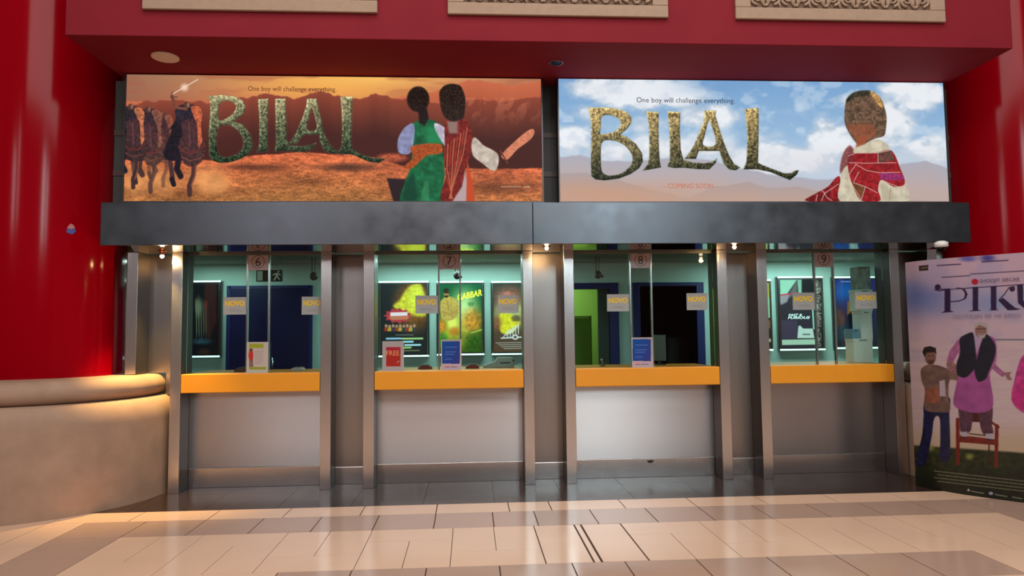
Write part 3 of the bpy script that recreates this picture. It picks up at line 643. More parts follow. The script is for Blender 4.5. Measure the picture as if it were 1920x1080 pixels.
def p_three(A):
    t = np.clip((A.y-535)/125, 0, 1)[:, None]; A.c[:] = np.array((62, 66, 58))*(1-t)+np.array((92, 70, 52))*t
    A.ell(955, 560, 26, 20, (176, 110, 90), .7, .8, .3, .3); A.ell(958, 590, 30, 24, (196, 200, 130), .6, .9, .3, .2)
    A.poly([(936, 590), (950, 588), (962, 592), (964, 622), (940, 624)], (226, 216, 50), 2, 1, .2, .3); A.ell(966, 606, 8, 9, (236, 224, 60), .4, 1, .3, .4); A.ell(932, 606, 8, 14, (140, 90, 60), .6, .8, .4, .4)
    A.ell(968, 597, 9, 6, (90, 76, 60), .4, .8, .4, .6); A.ell(951, 551, 7, 4, (200, 120, 110), .5)
    for k in range(5): A.line([(944+5*k, 632-3*k), (952+5*k, 620-3*k), (952+5*k, 634-2*k)], 1.5, (225, 230, 230))
    A.line([(940, 634), (980, 632)], 2.5, (220, 226, 226)); A.ell(966, 632, 6, 5, (226, 230, 230), .3); A.ell(966, 632, 3, 2.4, (90, 80, 70), .3)
    for k in range(4): A.line([(930+5*k, 643+3.6*k), (985, 642+3.6*k)], 1.3, (200, 205, 200), .8)
def p_sliver(A):
    A.c[:] = (52, 46, 40); A.poly([(1425, 530), (1447, 530), (1447, 560), (1425, 560)], (180, 176, 80), 1); A.poly([(1425, 560), (1447, 558), (1447, 596), (1425, 596)], (150, 200, 160), 1)
    A.poly([(1425, 600), (1447, 600), (1447, 616), (1425, 616)], (130, 100, 70), 2); A.poly([(1425, 635), (1447, 635), (1447, 641), (1425, 641)], (200, 200, 160), .5)
def p_racing(A):
    A.c[:] = (44, 42, 52)
    A.poly([(1462, 524), (1495, 524), (1480, 545), (1466, 568), (1462, 570)], (150, 205, 180), 2); A.poly([(1495, 524), (1494, 550), (1474, 562)], (96, 100, 98), 2); A.poly([(1495, 524), (1503, 524), (1503, 552), (1497, 552)], (130, 180, 160), 1)
    A.poly([(1463, 552), (1480, 552), (1476, 566), (1464, 572)], (150, 140, 150), 2); A.poly([(1504, 524), (1526, 524), (1526, 548), (1504, 548)], (16, 20, 26), 1)
    A.line([(1456, 555), (1478, 551), (1496, 549)], 2.4, (200, 44, 84), .9); A.ell(1460, 573, 3, 2.2, (235, 235, 250), .3)
    A.poly([(1463, 600), (1495, 600), (1497, 617), (1494, 635), (1463, 635)], (62, 54, 76), 2)
    A.poly([(1495, 634), (1497, 612), (1500, 610), (1506, 616), (1524, 616), (1527, 634)], (190, 215, 204), .8); A.line([(1506, 627), (1518, 627)], 2.6, (70, 84, 84), .8)
    A.poly([(1466, 637), (1530, 636), (1530, 646), (1466, 647)], (170, 205, 180), .8); A.line([(1524, 582), (1526, 616)], 3, (150, 200, 185))
    A.poly([(1528, 522), (1545, 522), (1541, 560), (1541, 600), (1546, 650), (1530, 650)], (26, 26, 28), .8); A.line([(1532, 526), (1533, 560), (1534, 600), (1533, 645)], 4, (120, 124, 110), .7)
    i = np.where((A.x > 1528) & (A.x < 1540))[0]; A.mix(.6*(fbm(A.x[i]*.5, A.y[i]*.5) > .55).astype(float), (200, 205, 190), i)
def p_blue(A):
    t = np.clip((A.y-524)/125, 0, 1)[:, None]; A.c[:] = np.array((30, 40, 110))*(1-t)+np.array((20, 30, 40))*t
    A.ell(1585, 546, 24, 20, (30, 96, 176), .8, .9); A.line([(1577, 528), (1606, 528)], 1.4, (190, 205, 230), .8); A.ell(1596, 572, 16, 14, (70, 60, 110), .8, .7)
    A.poly([(1596, 555), (1602, 542), (1612, 540), (1612, 560), (1600, 566)], (150, 190, 190), 1.5, 1, .4, .5); A.poly([(1589, 566), (1599, 562), (1596, 588), (1588, 592)], (140, 96, 50), 1.5, 1, .3, .5)
    A.ell(1572, 600, 14, 22, (110, 66, 50), .6, .8, .3, .2); A.poly([(1590, 590), (1612, 570), (1614, 620), (1592, 612)], (14, 18, 30), 2); A.poly([(1566, 612), (1590, 608), (1590, 636), (1566, 640)], (26, 60, 70), 4, .8, .5, .4)
case(352, 407.5, 532, 664, 'dim dark poster with pale grass strokes, seen inside window six', p_dark, .5, True)
case(714, 800, 533, 663, 'poster case with a yellow blaze and a red starburst in window seven', p_one, .8)
g, xa, xb, z0, z1 = case(823, 904, 533, 660, 'poster case with a green GABBAR poster in window seven', p_two, .85)
text('lettering', 'GABBAR', at(881, 553, BY-.082)[0], BY-.0805, at(881, 553, BY-.082)[1], .33, mat('yellow_title', (225, 225, 40), .5, emit=.5), g, .085, right=Vector((.98, 0, .2)).normalized(), bold=.02)
case(925, 1012, 533, 659, 'poster case with a yellow figure and white script in window seven', p_three, .8)
case(1362, 1446, 530, 652, 'mostly hidden poster case at the left edge of window nine', p_sliver, .55)
g, xa, xb, z0, z1 = case(1462, 1544, 524, 651, 'poster case with a black and white racing film poster in window nine', p_racing, .75)
PWH = mat('white_title', (205, 225, 220), .5, emit=.6)
q = at(1491, 590.5, BY-.08); text('lettering', 'FAST &', q[0], BY-.0805, q[1], .19, PWH, g, .03, shear=.3, bold=.02)
q = at(1498, 595.5, BY-.08); text('lettering', 'FURIOUS', q[0], BY-.0805, q[1], .31, PWH, g, .035, shear=.3, bold=.02)
case(1566, 1648, 524, 648, 'poster case with a deep blue poster behind the cartons of window nine', p_blue, .6)

# ------------------------------------------------------------------ the two big film signs
def letters(A, P, holes, top, bot, y0, y1, g=(60, 66, 50)):
    holes = [chaikin(h, 2) for h in holes]
    i = A.near(P, 3)
    def sd(Q):
        d = sdf(Q, P)
        for h in holes: d = np.minimum(d, -sdf(Q, h))
        return d
    Q = A.P[i]; d = sd(Q); e = d-sd(Q-np.array([.9, .9])); t = np.clip((Q[:, 1]-y0)/(y1-y0), 0, 1)[:, None]
    col = np.array(top)*(1-t)+np.array(bot)*t
    n = fbm(Q[:, 0]*.35, Q[:, 1]*.35, 4); cr = np.abs(fbm(Q[:, 0]*.22+5, Q[:, 1]*.12, 3)-.5)
    k = 1+(n-.5)*.9; k = k*(1-.5*(1-ss(.01, .06, cr)))*(1-.35*t[:, 0]*(n < .5)); edge = np.clip(1-d/3.2, 0, 1)
    k = k*(1+edge*np.clip(e, -1.2, 1.2)*.42); col = col*k[:, None]
    A.mix(ss(-2.5, .2, d)*.35, g, i); A.mix(ss(-.6, .6, d), np.clip(col, 0, 255), i)
s1 = lambda p: cv(p, 3.857, 200, 120)
s2 = lambda p: cv(p, 3.856, 640, 120)
t1 = lambda p: cv(p, 4, 1020, 130)
t2 = lambda p: cv(p, 4, 1400, 130)
def sunset(A):
    x, y = A.x, A.y
    t = np.clip((y-140)/70, 0, 1)[:, None]
    A.c[:] = np.array((196, 140, 104))*(1-t)+np.array((206, 104, 72))*t
    A.mix(np.clip(1-(x-235)/260, 0, 1)*.65, (136, 98, 82)); A.mix(np.exp(-((x-620)/190)**2-((y-160)/42)**2)*.95, (250, 178, 88)); A.mix(np.exp(-((x-700)/120)**2-((y-146)/14)**2)*.9, (255, 196, 104))
    n = fbm(x*.012, y*.07+9, 4); A.mix(ss(.5, .75, n)*.5*np.clip(1-(y-140)/80, 0, 1), (170, 92, 70))
    A.ridge([(700, 190), (790, 178), (850, 160), (880, 150), (910, 152), (960, 160), (1017, 152)], ((208, 112, 78), (170, 82, 58), 60), 3.1, 2, 3)
    A.ridge([(233, 205), (270, 190), (330, 188), (400, 192), (440, 186), (480, 180), (500, 175), (530, 182), (552, 184), (590, 172), (620, 175), (655, 188), (705, 176), (745, 185), (780, 190), (840, 195), (890, 186), (950, 192), (990, 184), (1017, 182)], ((150, 74, 56), (70, 32, 28), 75), 7.7, 1.5, 5)
    m_ = (x > 850) & (y > 183) & (y < 240); n = fbm(x*.09+y*.05, y*.04-x*.03, 4); A.mix(m_*ss(.52, .68, n)*.45*np.clip(1-(y-185)/55, 0, 1), (214, 130, 96))
    A.mix(np.exp(-((x-420)/200)**2-((y-262)/38)**2)*.35, (90, 46, 44))
    h = np.interp(x, [233, 390, 430, 560, 640, 660, 720, 760, 900, 1017], [300, 300, 296, 285, 290, 288, 300, 312, 316, 316])+5*(fbm(x*.05, x*0+1.3)-.5)
    n = .5*fbm(x*.09, y*.35, 4)+.5*fbm(x*.32, y*.5, 3); n2 = fbm(x*.012+4, y*.05+2, 3); t = np.clip((y-h)/80, 0, 1)[:, None]
    col = (np.array((196, 98, 62))*(1-t)+np.array((152, 98, 54))*t)*(.5+1.05*n)[:, None]*(.72+.6*n2)[:, None]
    A.mix(ss(-1.5, 2, y-h), col)
    A.ell(470, 313, 60, 5, (84, 46, 36), .9, .7); A.ell(650, 314, 50, 7, (66, 42, 34), .9, .8); A.ell(950, 352, 60, 9, (90, 50, 34), .9, .5)
    A.ell(735, 296, 26, 8, (206, 100, 66), .5, .8, .4, .3)
    # dust and distant galloping riders at the left
    for cx, cy, rx, ry in ((252, 338, 20, 26), (300, 340, 26, 22), (385, 335, 34, 22), (405, 345, 22, 16)): A.ell(cx, cy, rx, ry, (232, 160, 96), .95, .75, .25, .06)
    def horse(P, al, dk, br, rim):
        q = lambda p: s1([(P[0]+(a-570)*P[2], P[1]+(b2-620)*P[2]) for a, b2 in p])
        w_ = P[2]
        A.line(q([(455, 670), (470, 780), (482, 868)]), 8.5*w_, br, al, 1.2); A.line(q([(470, 830), (485, 872)]), 9*w_, dk, al, 1)
        A.line(q([(520, 690), (508, 760), (535, 812)]), 11*w_, dk, al, 1.2); A.line(q([(635, 690), (628, 800), (598, 880), (600, 945)]), 9*w_, br, al, 1.2); A.line(q([(646, 700), (638, 800), (612, 880)]), 1.6*w_, rim, al*.7)
        A.poly(q([(500, 330), (560, 420), (540, 560), (560, 690), (430, 690), (412, 640), (440, 560), (470, 470), (450, 480), (500, 400)]), dk, 1.2, al, .35, .25)
        A.poly(q([(530, 540), (640, 500), (715, 580), (690, 700), (620, 745), (560, 720), (530, 640)]), br, 1.2, al, .5, .3)
        A.poly(q([(500, 330), (540, 295), (640, 300), (660, 380), (640, 470), (560, 480), (510, 420)]), (46, 38, 50), 1, al, .45, .3)
        A.poly(q([(610, 310), (665, 308), (690, 350), (682, 450), (690, 560), (664, 600), (655, 460), (630, 380)]), rim, 1.2, al*.95, .4, .3)
        A.poly(q([(545, 420), (640, 400), (650, 500), (632, 600), (600, 640), (575, 600), (548, 500)]), (74, 46, 50), 1, al, .35, .3); A.line(q([(596, 430), (602, 590)]), 3*w_, (120, 76, 70), al*.6, 1.5)
        A.line(q([(520, 600), (570, 640), (640, 640), (700, 590)]), 3.4*w_, (110, 46, 46), al*.9, 1); A.line(q([(540, 670), (600, 700), (680, 680)]), 2.4*w_, (150, 80, 66), al*.6, 1)
        A.ell(*q([(580, 298)])[0], 6*w_, 6.6*w_, (84, 60, 50), .25, al); A.ell(*q([(590, 296)])[0], 2.6*w_, 4.6*w_, (176, 116, 84), .5, al*.8)
    horse((385, 620, .80), .6, (70, 48, 44), (92, 62, 54), (176, 104, 74)); horse((290, 625, .92), .85, (50, 38, 42), (80, 56, 52), (150, 92, 74)); horse((165, 600, .90), .95, (30, 26, 40), (60, 42, 44), (206, 120, 80))
    horse((570, 620, 1.0), 1, (32, 26, 36), (74, 48, 48), (200, 100, 66))
    A.line(s1([(575, 325), (510, 315), (482, 270), (472, 235)]), 5, (130, 76, 58), 1, 1)
    A.line([(327, 198), (322, 180), (324, 174)], 4.5, (120, 70, 54)); A.line([(324, 176), (371, 149)], 1.8, (236, 214, 200)); A.ell(346, 164, 6, 6, (255, 226, 200), .9, .9); A.line([(320, 182), (332, 182)], 2, (90, 60, 50))
    # letters
    B = s1([(735, 235), (830, 225), (920, 235), (985, 265), (1005, 310), (995, 350), (955, 390), (920, 415), (985, 440), (1040, 510), (1058, 590), (1040, 640), (980, 680), (900, 710), (820, 715), (770, 700), (742, 660), (740, 500), (750, 350), (748, 260)])
    hb = [s1([(820, 270), (880, 262), (930, 285), (940, 320), (915, 360), (870, 395), (810, 420), (805, 350)]), s1([(805, 450), (870, 435), (930, 460), (980, 520), (995, 580), (975, 630), (920, 665), (850, 680), (810, 660), (795, 600), (795, 520)])]
    I = s1([(1095, 255), (1168, 252), (1165, 400), (1160, 560), (1168, 625), (1088, 640), (1105, 580), (1105, 400)])
    L = s1([(1220, 252), (1292, 252), (1298, 400), (1300, 550), (1330, 590), (1420, 595), (1480, 585), (1515, 570), (1490, 615), (1420, 635), (1300, 628), (1218, 630), (1225, 560), (1222, 400)])
    Aa = s1([(1450, 252), (1518, 252), (1530, 320), (1550, 400), (1570, 500), (1610, 580), (1650, 620), (1690, 640), (1620, 645), (1570, 620), (1545, 560), (1540, 510), (1430, 510), (1400, 540), (1380, 575), (1325, 570), (1370, 500), (1420, 380), (1445, 300)])
    ha = [s1([(1485, 310), (1505, 370), (1530, 485), (1440, 487), (1460, 400)])]
    L2 = s1([(1670, 645), (1700, 590), (1705, 450), (1700, 330), (1692, 240)])+s2([(80, 235), (75, 400), (70, 560), (80, 615), (130, 650), (220, 680), (320, 686), (270, 715), (200, 706), (80, 655)])
    for P, H in ((B, hb), (I, []), (L, []), (Aa, ha), (L2, [])): letters(A, P, H, (196, 184, 138), (46, 66, 44), 172, 300, (96, 110, 84))
    # plain draped bundles standing in the field (no figures)
    A.poly([(725, 334), (760, 336), (790, 330), (790, 378), (738, 378)], (44, 30, 36), 2)
    A.poly([(772, 234), (786, 226), (806, 224), (822, 232), (828, 262), (832, 300), (834, 330), (830, 352), (826, 378), (752, 378), (758, 345), (768, 318), (772, 290)], (24, 100, 62), 1, 1, .35, .12)
    A.poly([(800, 240), (826, 236), (828, 270), (800, 270)], (34, 136, 84), 6, .8); A.poly([(796, 340), (803, 338), (806, 378), (788, 378)], (70, 150, 100), 3, .5); A.poly([(758, 345), (776, 320), (784, 378), (754, 378)], (16, 60, 44), 4, .8)
    A.poly([(746, 262), (758, 240), (775, 232), (776, 262), (768, 288), (748, 286)], (138, 142, 180), 1.2, 1, .2, .15); A.poly([(814, 232), (832, 238), (846, 256), (862, 262), (868, 284), (842, 282), (826, 262)], (196, 188, 206), 1.2, 1, .25, .15)
    A.poly([(770, 275), (826, 270), (829, 286), (800, 292), (772, 316), (757, 314), (774, 296)], (170, 78, 34), 1, 1, .3, .3)
    A.ell(784, 186, 21, 24, (38, 26, 22), .1, 1, .8, .5); A.poly([(784, 205), (800, 203), (804, 222), (796, 236), (786, 230)], (34, 24, 22), 2)
    A.poly([(838, 224), (872, 224), (886, 250), (884, 285), (872, 318), (880, 350), (888, 378), (828, 378), (836, 330), (834, 270)], (120, 34, 30), 1, 1, .4, .2)
    for k in range(8): A.line([(876-k*6, 240+k*5), (868-k*5, 290+k*4), (842-k*2+k*3, 372)], 1.6, ((206, 150, 110), (190, 70, 40))[k % 2], .7)
    A.poly([(872, 320), (884, 378), (848, 378), (866, 350)], (190, 176, 176), 2, .9); A.poly([(876, 300), (888, 350), (890, 378), (874, 378)], (196, 74, 40), 1.5)
    A.line([(846, 165), (838, 200), (836, 222)], 2, (86, 60, 46), .6); A.line([(858, 160), (858, 200), (856, 226)], 2, (86, 60, 46), .6); A.line([(866, 170), (867, 200), (862, 224)], 2, (80, 54, 42), .6)
    A.poly([(838, 228), (858, 226), (858, 250), (842, 250)], (150, 136, 128), 3, .8)
    A.poly([(824, 172), (834, 160), (850, 157), (864, 162), (872, 182), (872, 205), (868, 222), (850, 228), (834, 220), (826, 200)], (46, 32, 26), 1.5, 1, .8, .5)
    A.poly([(888, 258), (906, 272), (934, 290), (928, 320), (904, 306), (886, 290)], (200, 186, 172), 1.5, 1, .2, .15)
    A.poly([(940, 292), (962, 268), (988, 246), (1000, 242), (1002, 250), (994, 262), (970, 280), (950, 300)], (212, 128, 96), .8, 1, .2, .3); A.line([(938, 283), (952, 306)], 3, (110, 56, 44))
    # small imprint
    for k in range(7): A.line([(940+k*5.4, 350), (943+k*5.4, 350)], 2.2, (214, 180, 160), .6)
    for k in range(2): A.line([(983+k*6, 350.5), (987+k*6, 350.5)], 2.4, (214, 180, 160), .7)
def bluesky(A):
    x, y = A.x, A.y
    t = np.clip((y-150)/160, 0, 1)[:, None]; A.c[:] = np.array((124, 168, 214))*(1-t)+np.array((170, 200, 226))*t
    n = fbm(x*.014+3, y*.024+8, 5); n3 = fbm(x*.05, y*.07, 4)
    cl = np.zeros(len(x))
    for cx, cy, rx, ry, a in ((1130, 165, 75, 26, 1.2), (1190, 175, 90, 34, 1.3), (1270, 178, 60, 26, 1.2), (1070, 260, 40, 26, 1.2), (1100, 215, 60, 22, .7), (1180, 230, 90, 20, .6), (1330, 215, 80, 24, .9), (1250, 280, 170, 26, 1.1),
                              (1460, 300, 120, 34, 1.3), (1560, 262, 60, 40, 1.3), (1660, 230, 70, 55, 1.2), (1720, 180, 60, 30, 1.2), (1740, 280, 60, 30, 1.0), (1600, 190, 40, 24, .7), (1430, 255, 50, 18, .6), (1680, 165, 40, 16, .9)):
        cl = np.maximum(cl, a*np.exp(-(((x-cx)/rx)**2+((y-cy)/ry)**2)**1.1))
    a = ss(.12, .82, cl+(n-.5)*1.1+(n3-.5)*.5); A.mix(a*.9, np.array((226, 234, 244))*(1-(1-n)[:, None]*.12))
    A.mix(ss(.55, .95, cl+(n3-.5)*.9+(n-.5)*.6)*.75, (250, 252, 255))
    n4 = fbm(x*.03+7, y*.045+2, 5); A.mix(ss(.5, .7, n4)*.35*(y < 300), (238, 244, 250)); A.mix(ss(.52, .75, fbm(x*.04+2, y*.06+5, 4))*a*.3, (186, 200, 220))
    A.mix(ss(255, 310, y)*.5, (214, 214, 222))
    A.ridge([(1047, 295), (1085, 290), (1120, 302), (1180, 302), (1220, 300), (1260, 296), (1330, 300), (1400, 318), (1470, 330), (1530, 338), (1600, 335), (1680, 312), (1700, 304), (1735, 302), (1780, 316)], ((176, 174, 186), (190, 172, 170), 45), 2.2, 2, 3, .05)
    A.ridge([(1047, 326), (1090, 324), (1130, 330), (1200, 350), (1290, 372), (1330, 352), (1370, 346), (1405, 340), (1440, 352), (1495, 350), (1560, 365), (1780, 380)], ((176, 160, 160), (190, 160, 146), 35), 5.2, 2, 3, .05)
    A.mix(ss(325, 378, y)*np.exp(-((x-1150)/170)**2)*.8, (206, 150, 116)); A.mix(ss(340, 378, y)*.4, (196, 168, 154))
    A.mix(np.exp(-((x-1395)/18)**2-((y-255)/22)**2)*.5, (120, 166, 208)); A.mix(np.exp(-((x-1340)/70)**2-((y-165)/14)**2)*.5, (120, 162, 208))
    B = t1([(335, 290), (430, 285), (540, 295), (620, 320), (655, 360), (655, 400), (620, 450), (572, 488), (620, 508), (690, 560), (735, 630), (742, 690), (715, 740), (650, 785), (560, 820), (450, 833), (385, 825), (355, 800), (352, 700), (355, 520), (352, 400), (345, 330)])
    hb = [t1([(425, 345), (500, 340), (560, 365), (580, 400), (570, 440), (520, 475), (460, 485), (415, 490), (428, 430)]), t1([(428, 535), (500, 528), (570, 545), (630, 590), (665, 650), (665, 700), (630, 745), (580, 785), (500, 800), (455, 790), (428, 760), (425, 650)])]
    I = t1([(765, 315), (860, 322), (858, 450), (862, 600), (868, 690), (878, 735), (800, 750), (740, 760), (780, 710), (790, 650), (790, 500), (785, 400)])
    L = t1([(925, 315), (1022, 322), (1018, 450), (1025, 600), (1045, 680), (1110, 698), (1200, 705), (1260, 695), (1297, 668), (1290, 700), (1240, 750), (1150, 748), (1050, 738), (970, 740), (925, 730), (945, 680), (945, 560), (940, 420)])
    Aa = t1([(1205, 310), (1290, 310), (1285, 345), (1310, 430), (1345, 540), (1385, 640), (1425, 710), (1470, 735), (1440, 757), (1390, 752), (1350, 710), (1330, 660), (1318, 612), (1160, 612), (1140, 672), (1055, 670), (1095, 620), (1130, 560), (1170, 460), (1200, 385)])
    ha = [t1([(1235, 370), (1250, 400), (1275, 480), (1300, 580), (1180, 580), (1205, 500)])]
    L2 = t1([(1495, 750), (1520, 690), (1525, 500), (1515, 370), (1505, 298)])+t2([(88, 290), (90, 400), (88, 560), (85, 700), (110, 715), (200, 750), (280, 780), (330, 780), (365, 760), (392, 757), (375, 790), (325, 830), (260, 805), (180, 770), (80, 750)])
    for P, H in ((B, hb), (I, []), (L, []), (Aa, ha), (L2, [])): letters(A, P, H, (214, 184, 122), (58, 62, 42), 203, 335, (150, 160, 150))
    # plain cloth-draped boulder standing in for the figure
    A.poly(t2([(440, 985), (520, 930), (610, 880), (690, 800), (705, 860), (705, 985)]), (130, 30, 34), 1, 1, .5, .2)
    A.poly(t2([(700, 985), (705, 820), (715, 700), (740, 600), (800, 590), (830, 560), (930, 535), (1000, 528), (1060, 570), (1085, 640), (1130, 720), (1170, 800), (1195, 860), (1215, 985)]), (206, 196, 172), 1, 1, .16, .1)
    A.poly(t2([(760, 640), (830, 628), (975, 625), (1085, 608), (1150, 740), (1185, 860), (1100, 880), (1010, 830), (985, 900), (1000, 985), (860, 985), (790, 860), (760, 740)]), (150, 34, 40), 1, 1, .35, .25)
    A.poly(t2([(985, 622), (1085, 608), (1110, 680), (990, 700)]), (96, 70, 60), 1, .9, .5, .4); A.poly(t2([(1000, 780), (1110, 780), (1175, 800), (1165, 830), (1010, 825)]), (150, 52, 110), 1, .9, .3, .4); A.poly(t2([(800, 850), (890, 880), (860, 975), (800, 880)]), (110, 74, 44), 1, .9, .4, .4)
    A.poly(t2([(720, 640), (770, 570), (800, 600), (790, 700), (740, 730), (700, 780)]), (120, 50, 54), 2, .8, .5, .4)
    for P in ([(760, 650), (820, 628), (975, 628), (1085, 605)], [(770, 700), (900, 704), (1120, 700)], [(820, 712), (900, 760), (1000, 775), (1150, 772)], [(820, 712), (760, 800), (800, 880), (860, 980)], [(985, 625), (985, 700)], [(1010, 830), (1100, 868), (1160, 888), (1200, 860)], [(840, 770), (800, 850), (890, 880), (980, 925)], [(890, 880), (860, 980)], [(520, 985), (530, 940)], [(560, 985), (585, 930), (560, 905)], [(585, 930), (690, 860)], [(640, 985), (600, 960), (585, 930)]):
        A.line(t2(P), 1.3, (214, 190, 176), .85)
    A.poly(t2([(1000, 850), (1060, 880), (1100, 985), (1020, 985)]), (176, 166, 140), 3, .6); A.line(t2([(1080, 880), (1070, 985)]), 1.5, (150, 140, 118), .6)
    A.poly(t2([(740, 260), (770, 200), (840, 165), (930, 165), (1000, 210), (1035, 290), (1050, 360), (1045, 440), (1030, 500), (960, 520), (880, 560), (830, 560), (770, 480), (735, 400)]), (108, 84, 66), 1.2, 1, .45, .25)
    A.poly(t2([(760, 420), (950, 420), (960, 500), (890, 530), (820, 520), (775, 470)]), (150, 84, 60), 5, .8, .2, .2); A.poly(t2([(830, 500), (900, 510), (890, 560), (820, 585)]), (160, 82, 54), 2, .9)
    A.poly(t2([(745, 245), (790, 180), (860, 160), (930, 165), (900, 200), (820, 210)]), (62, 58, 46), 2, 1, .8, .6); A.poly(t2([(930, 165), (990, 200), (1030, 270), (1010, 290), (950, 220)]), (196, 150, 90), 2, .9, .7, .5)
def sign(x0, x1, z0, z1, label, paint, fw=.012):
    y = -.40; t = thing('illuminated_sign', label, 'sign', ((x0+x1)/2, y, z0))
    bm = bmesh.new(); bx(bm, x0-fw, x1+fw, y+.003, y+.13, z0-fw*1.2, z1+.004)
    obj('box_frame', bm, mat('sign_case_dark', (34, 32, 40), .4), t, .002)
    bm = bmesh.new(); bx(bm, x0-fw, x1+fw, y-.006, y+.003, z0-fw*1.2, z0-.001); bx(bm, x0-fw, x0-.001, y-.006, y+.003, z0-.001, z1); bx(bm, x1+.001, x1+fw, y-.006, y+.003, z0-.001, z1); obj('edge_profile', bm, mat('sign_edge', (84, 80, 84), .35, .7), t)
    w_ = int((x1-x0)/6.22*F*1.25); h_ = int((z1-z0)/6.22*F*1.25)
    return sheet('printed_face', flat(x0, x1, y, z0, z1), w_, h_, paint, artmat('backlit_print', .93, .06), t), y
t, y = sign(-3.008, .669, 2.612, 3.744, 'left film sign: sunset plain with BILAL in green stone letters', sunset)
q = at(548, 168, y-.002); text('tagline_lettering', 'One boy will challenge everything.', q[0], y-.002, q[1], .775, mat('tagline_brown', (84, 44, 30), .6, emit=.6), t, .058)
t, y = sign(.832, 4.508, 2.610, 3.748, 'right film sign: blue cloudy sky with BILAL in gold stone letters', bluesky)
q = at(1286, 189.5, y-.002); text('tagline_lettering', 'One boy will challenge everything.', q[0], y-.002, q[1], .925, mat('tagline_slate', (52, 54, 64), .6, emit=.7), t, .062)
q = at(1295, 348.5, y-.002); text('release_lettering', '- COMING SOON -', q[0], y-.002, q[1], .50, mat('tagline_copper', (176, 96, 66), .6, emit=.5), t, .045)

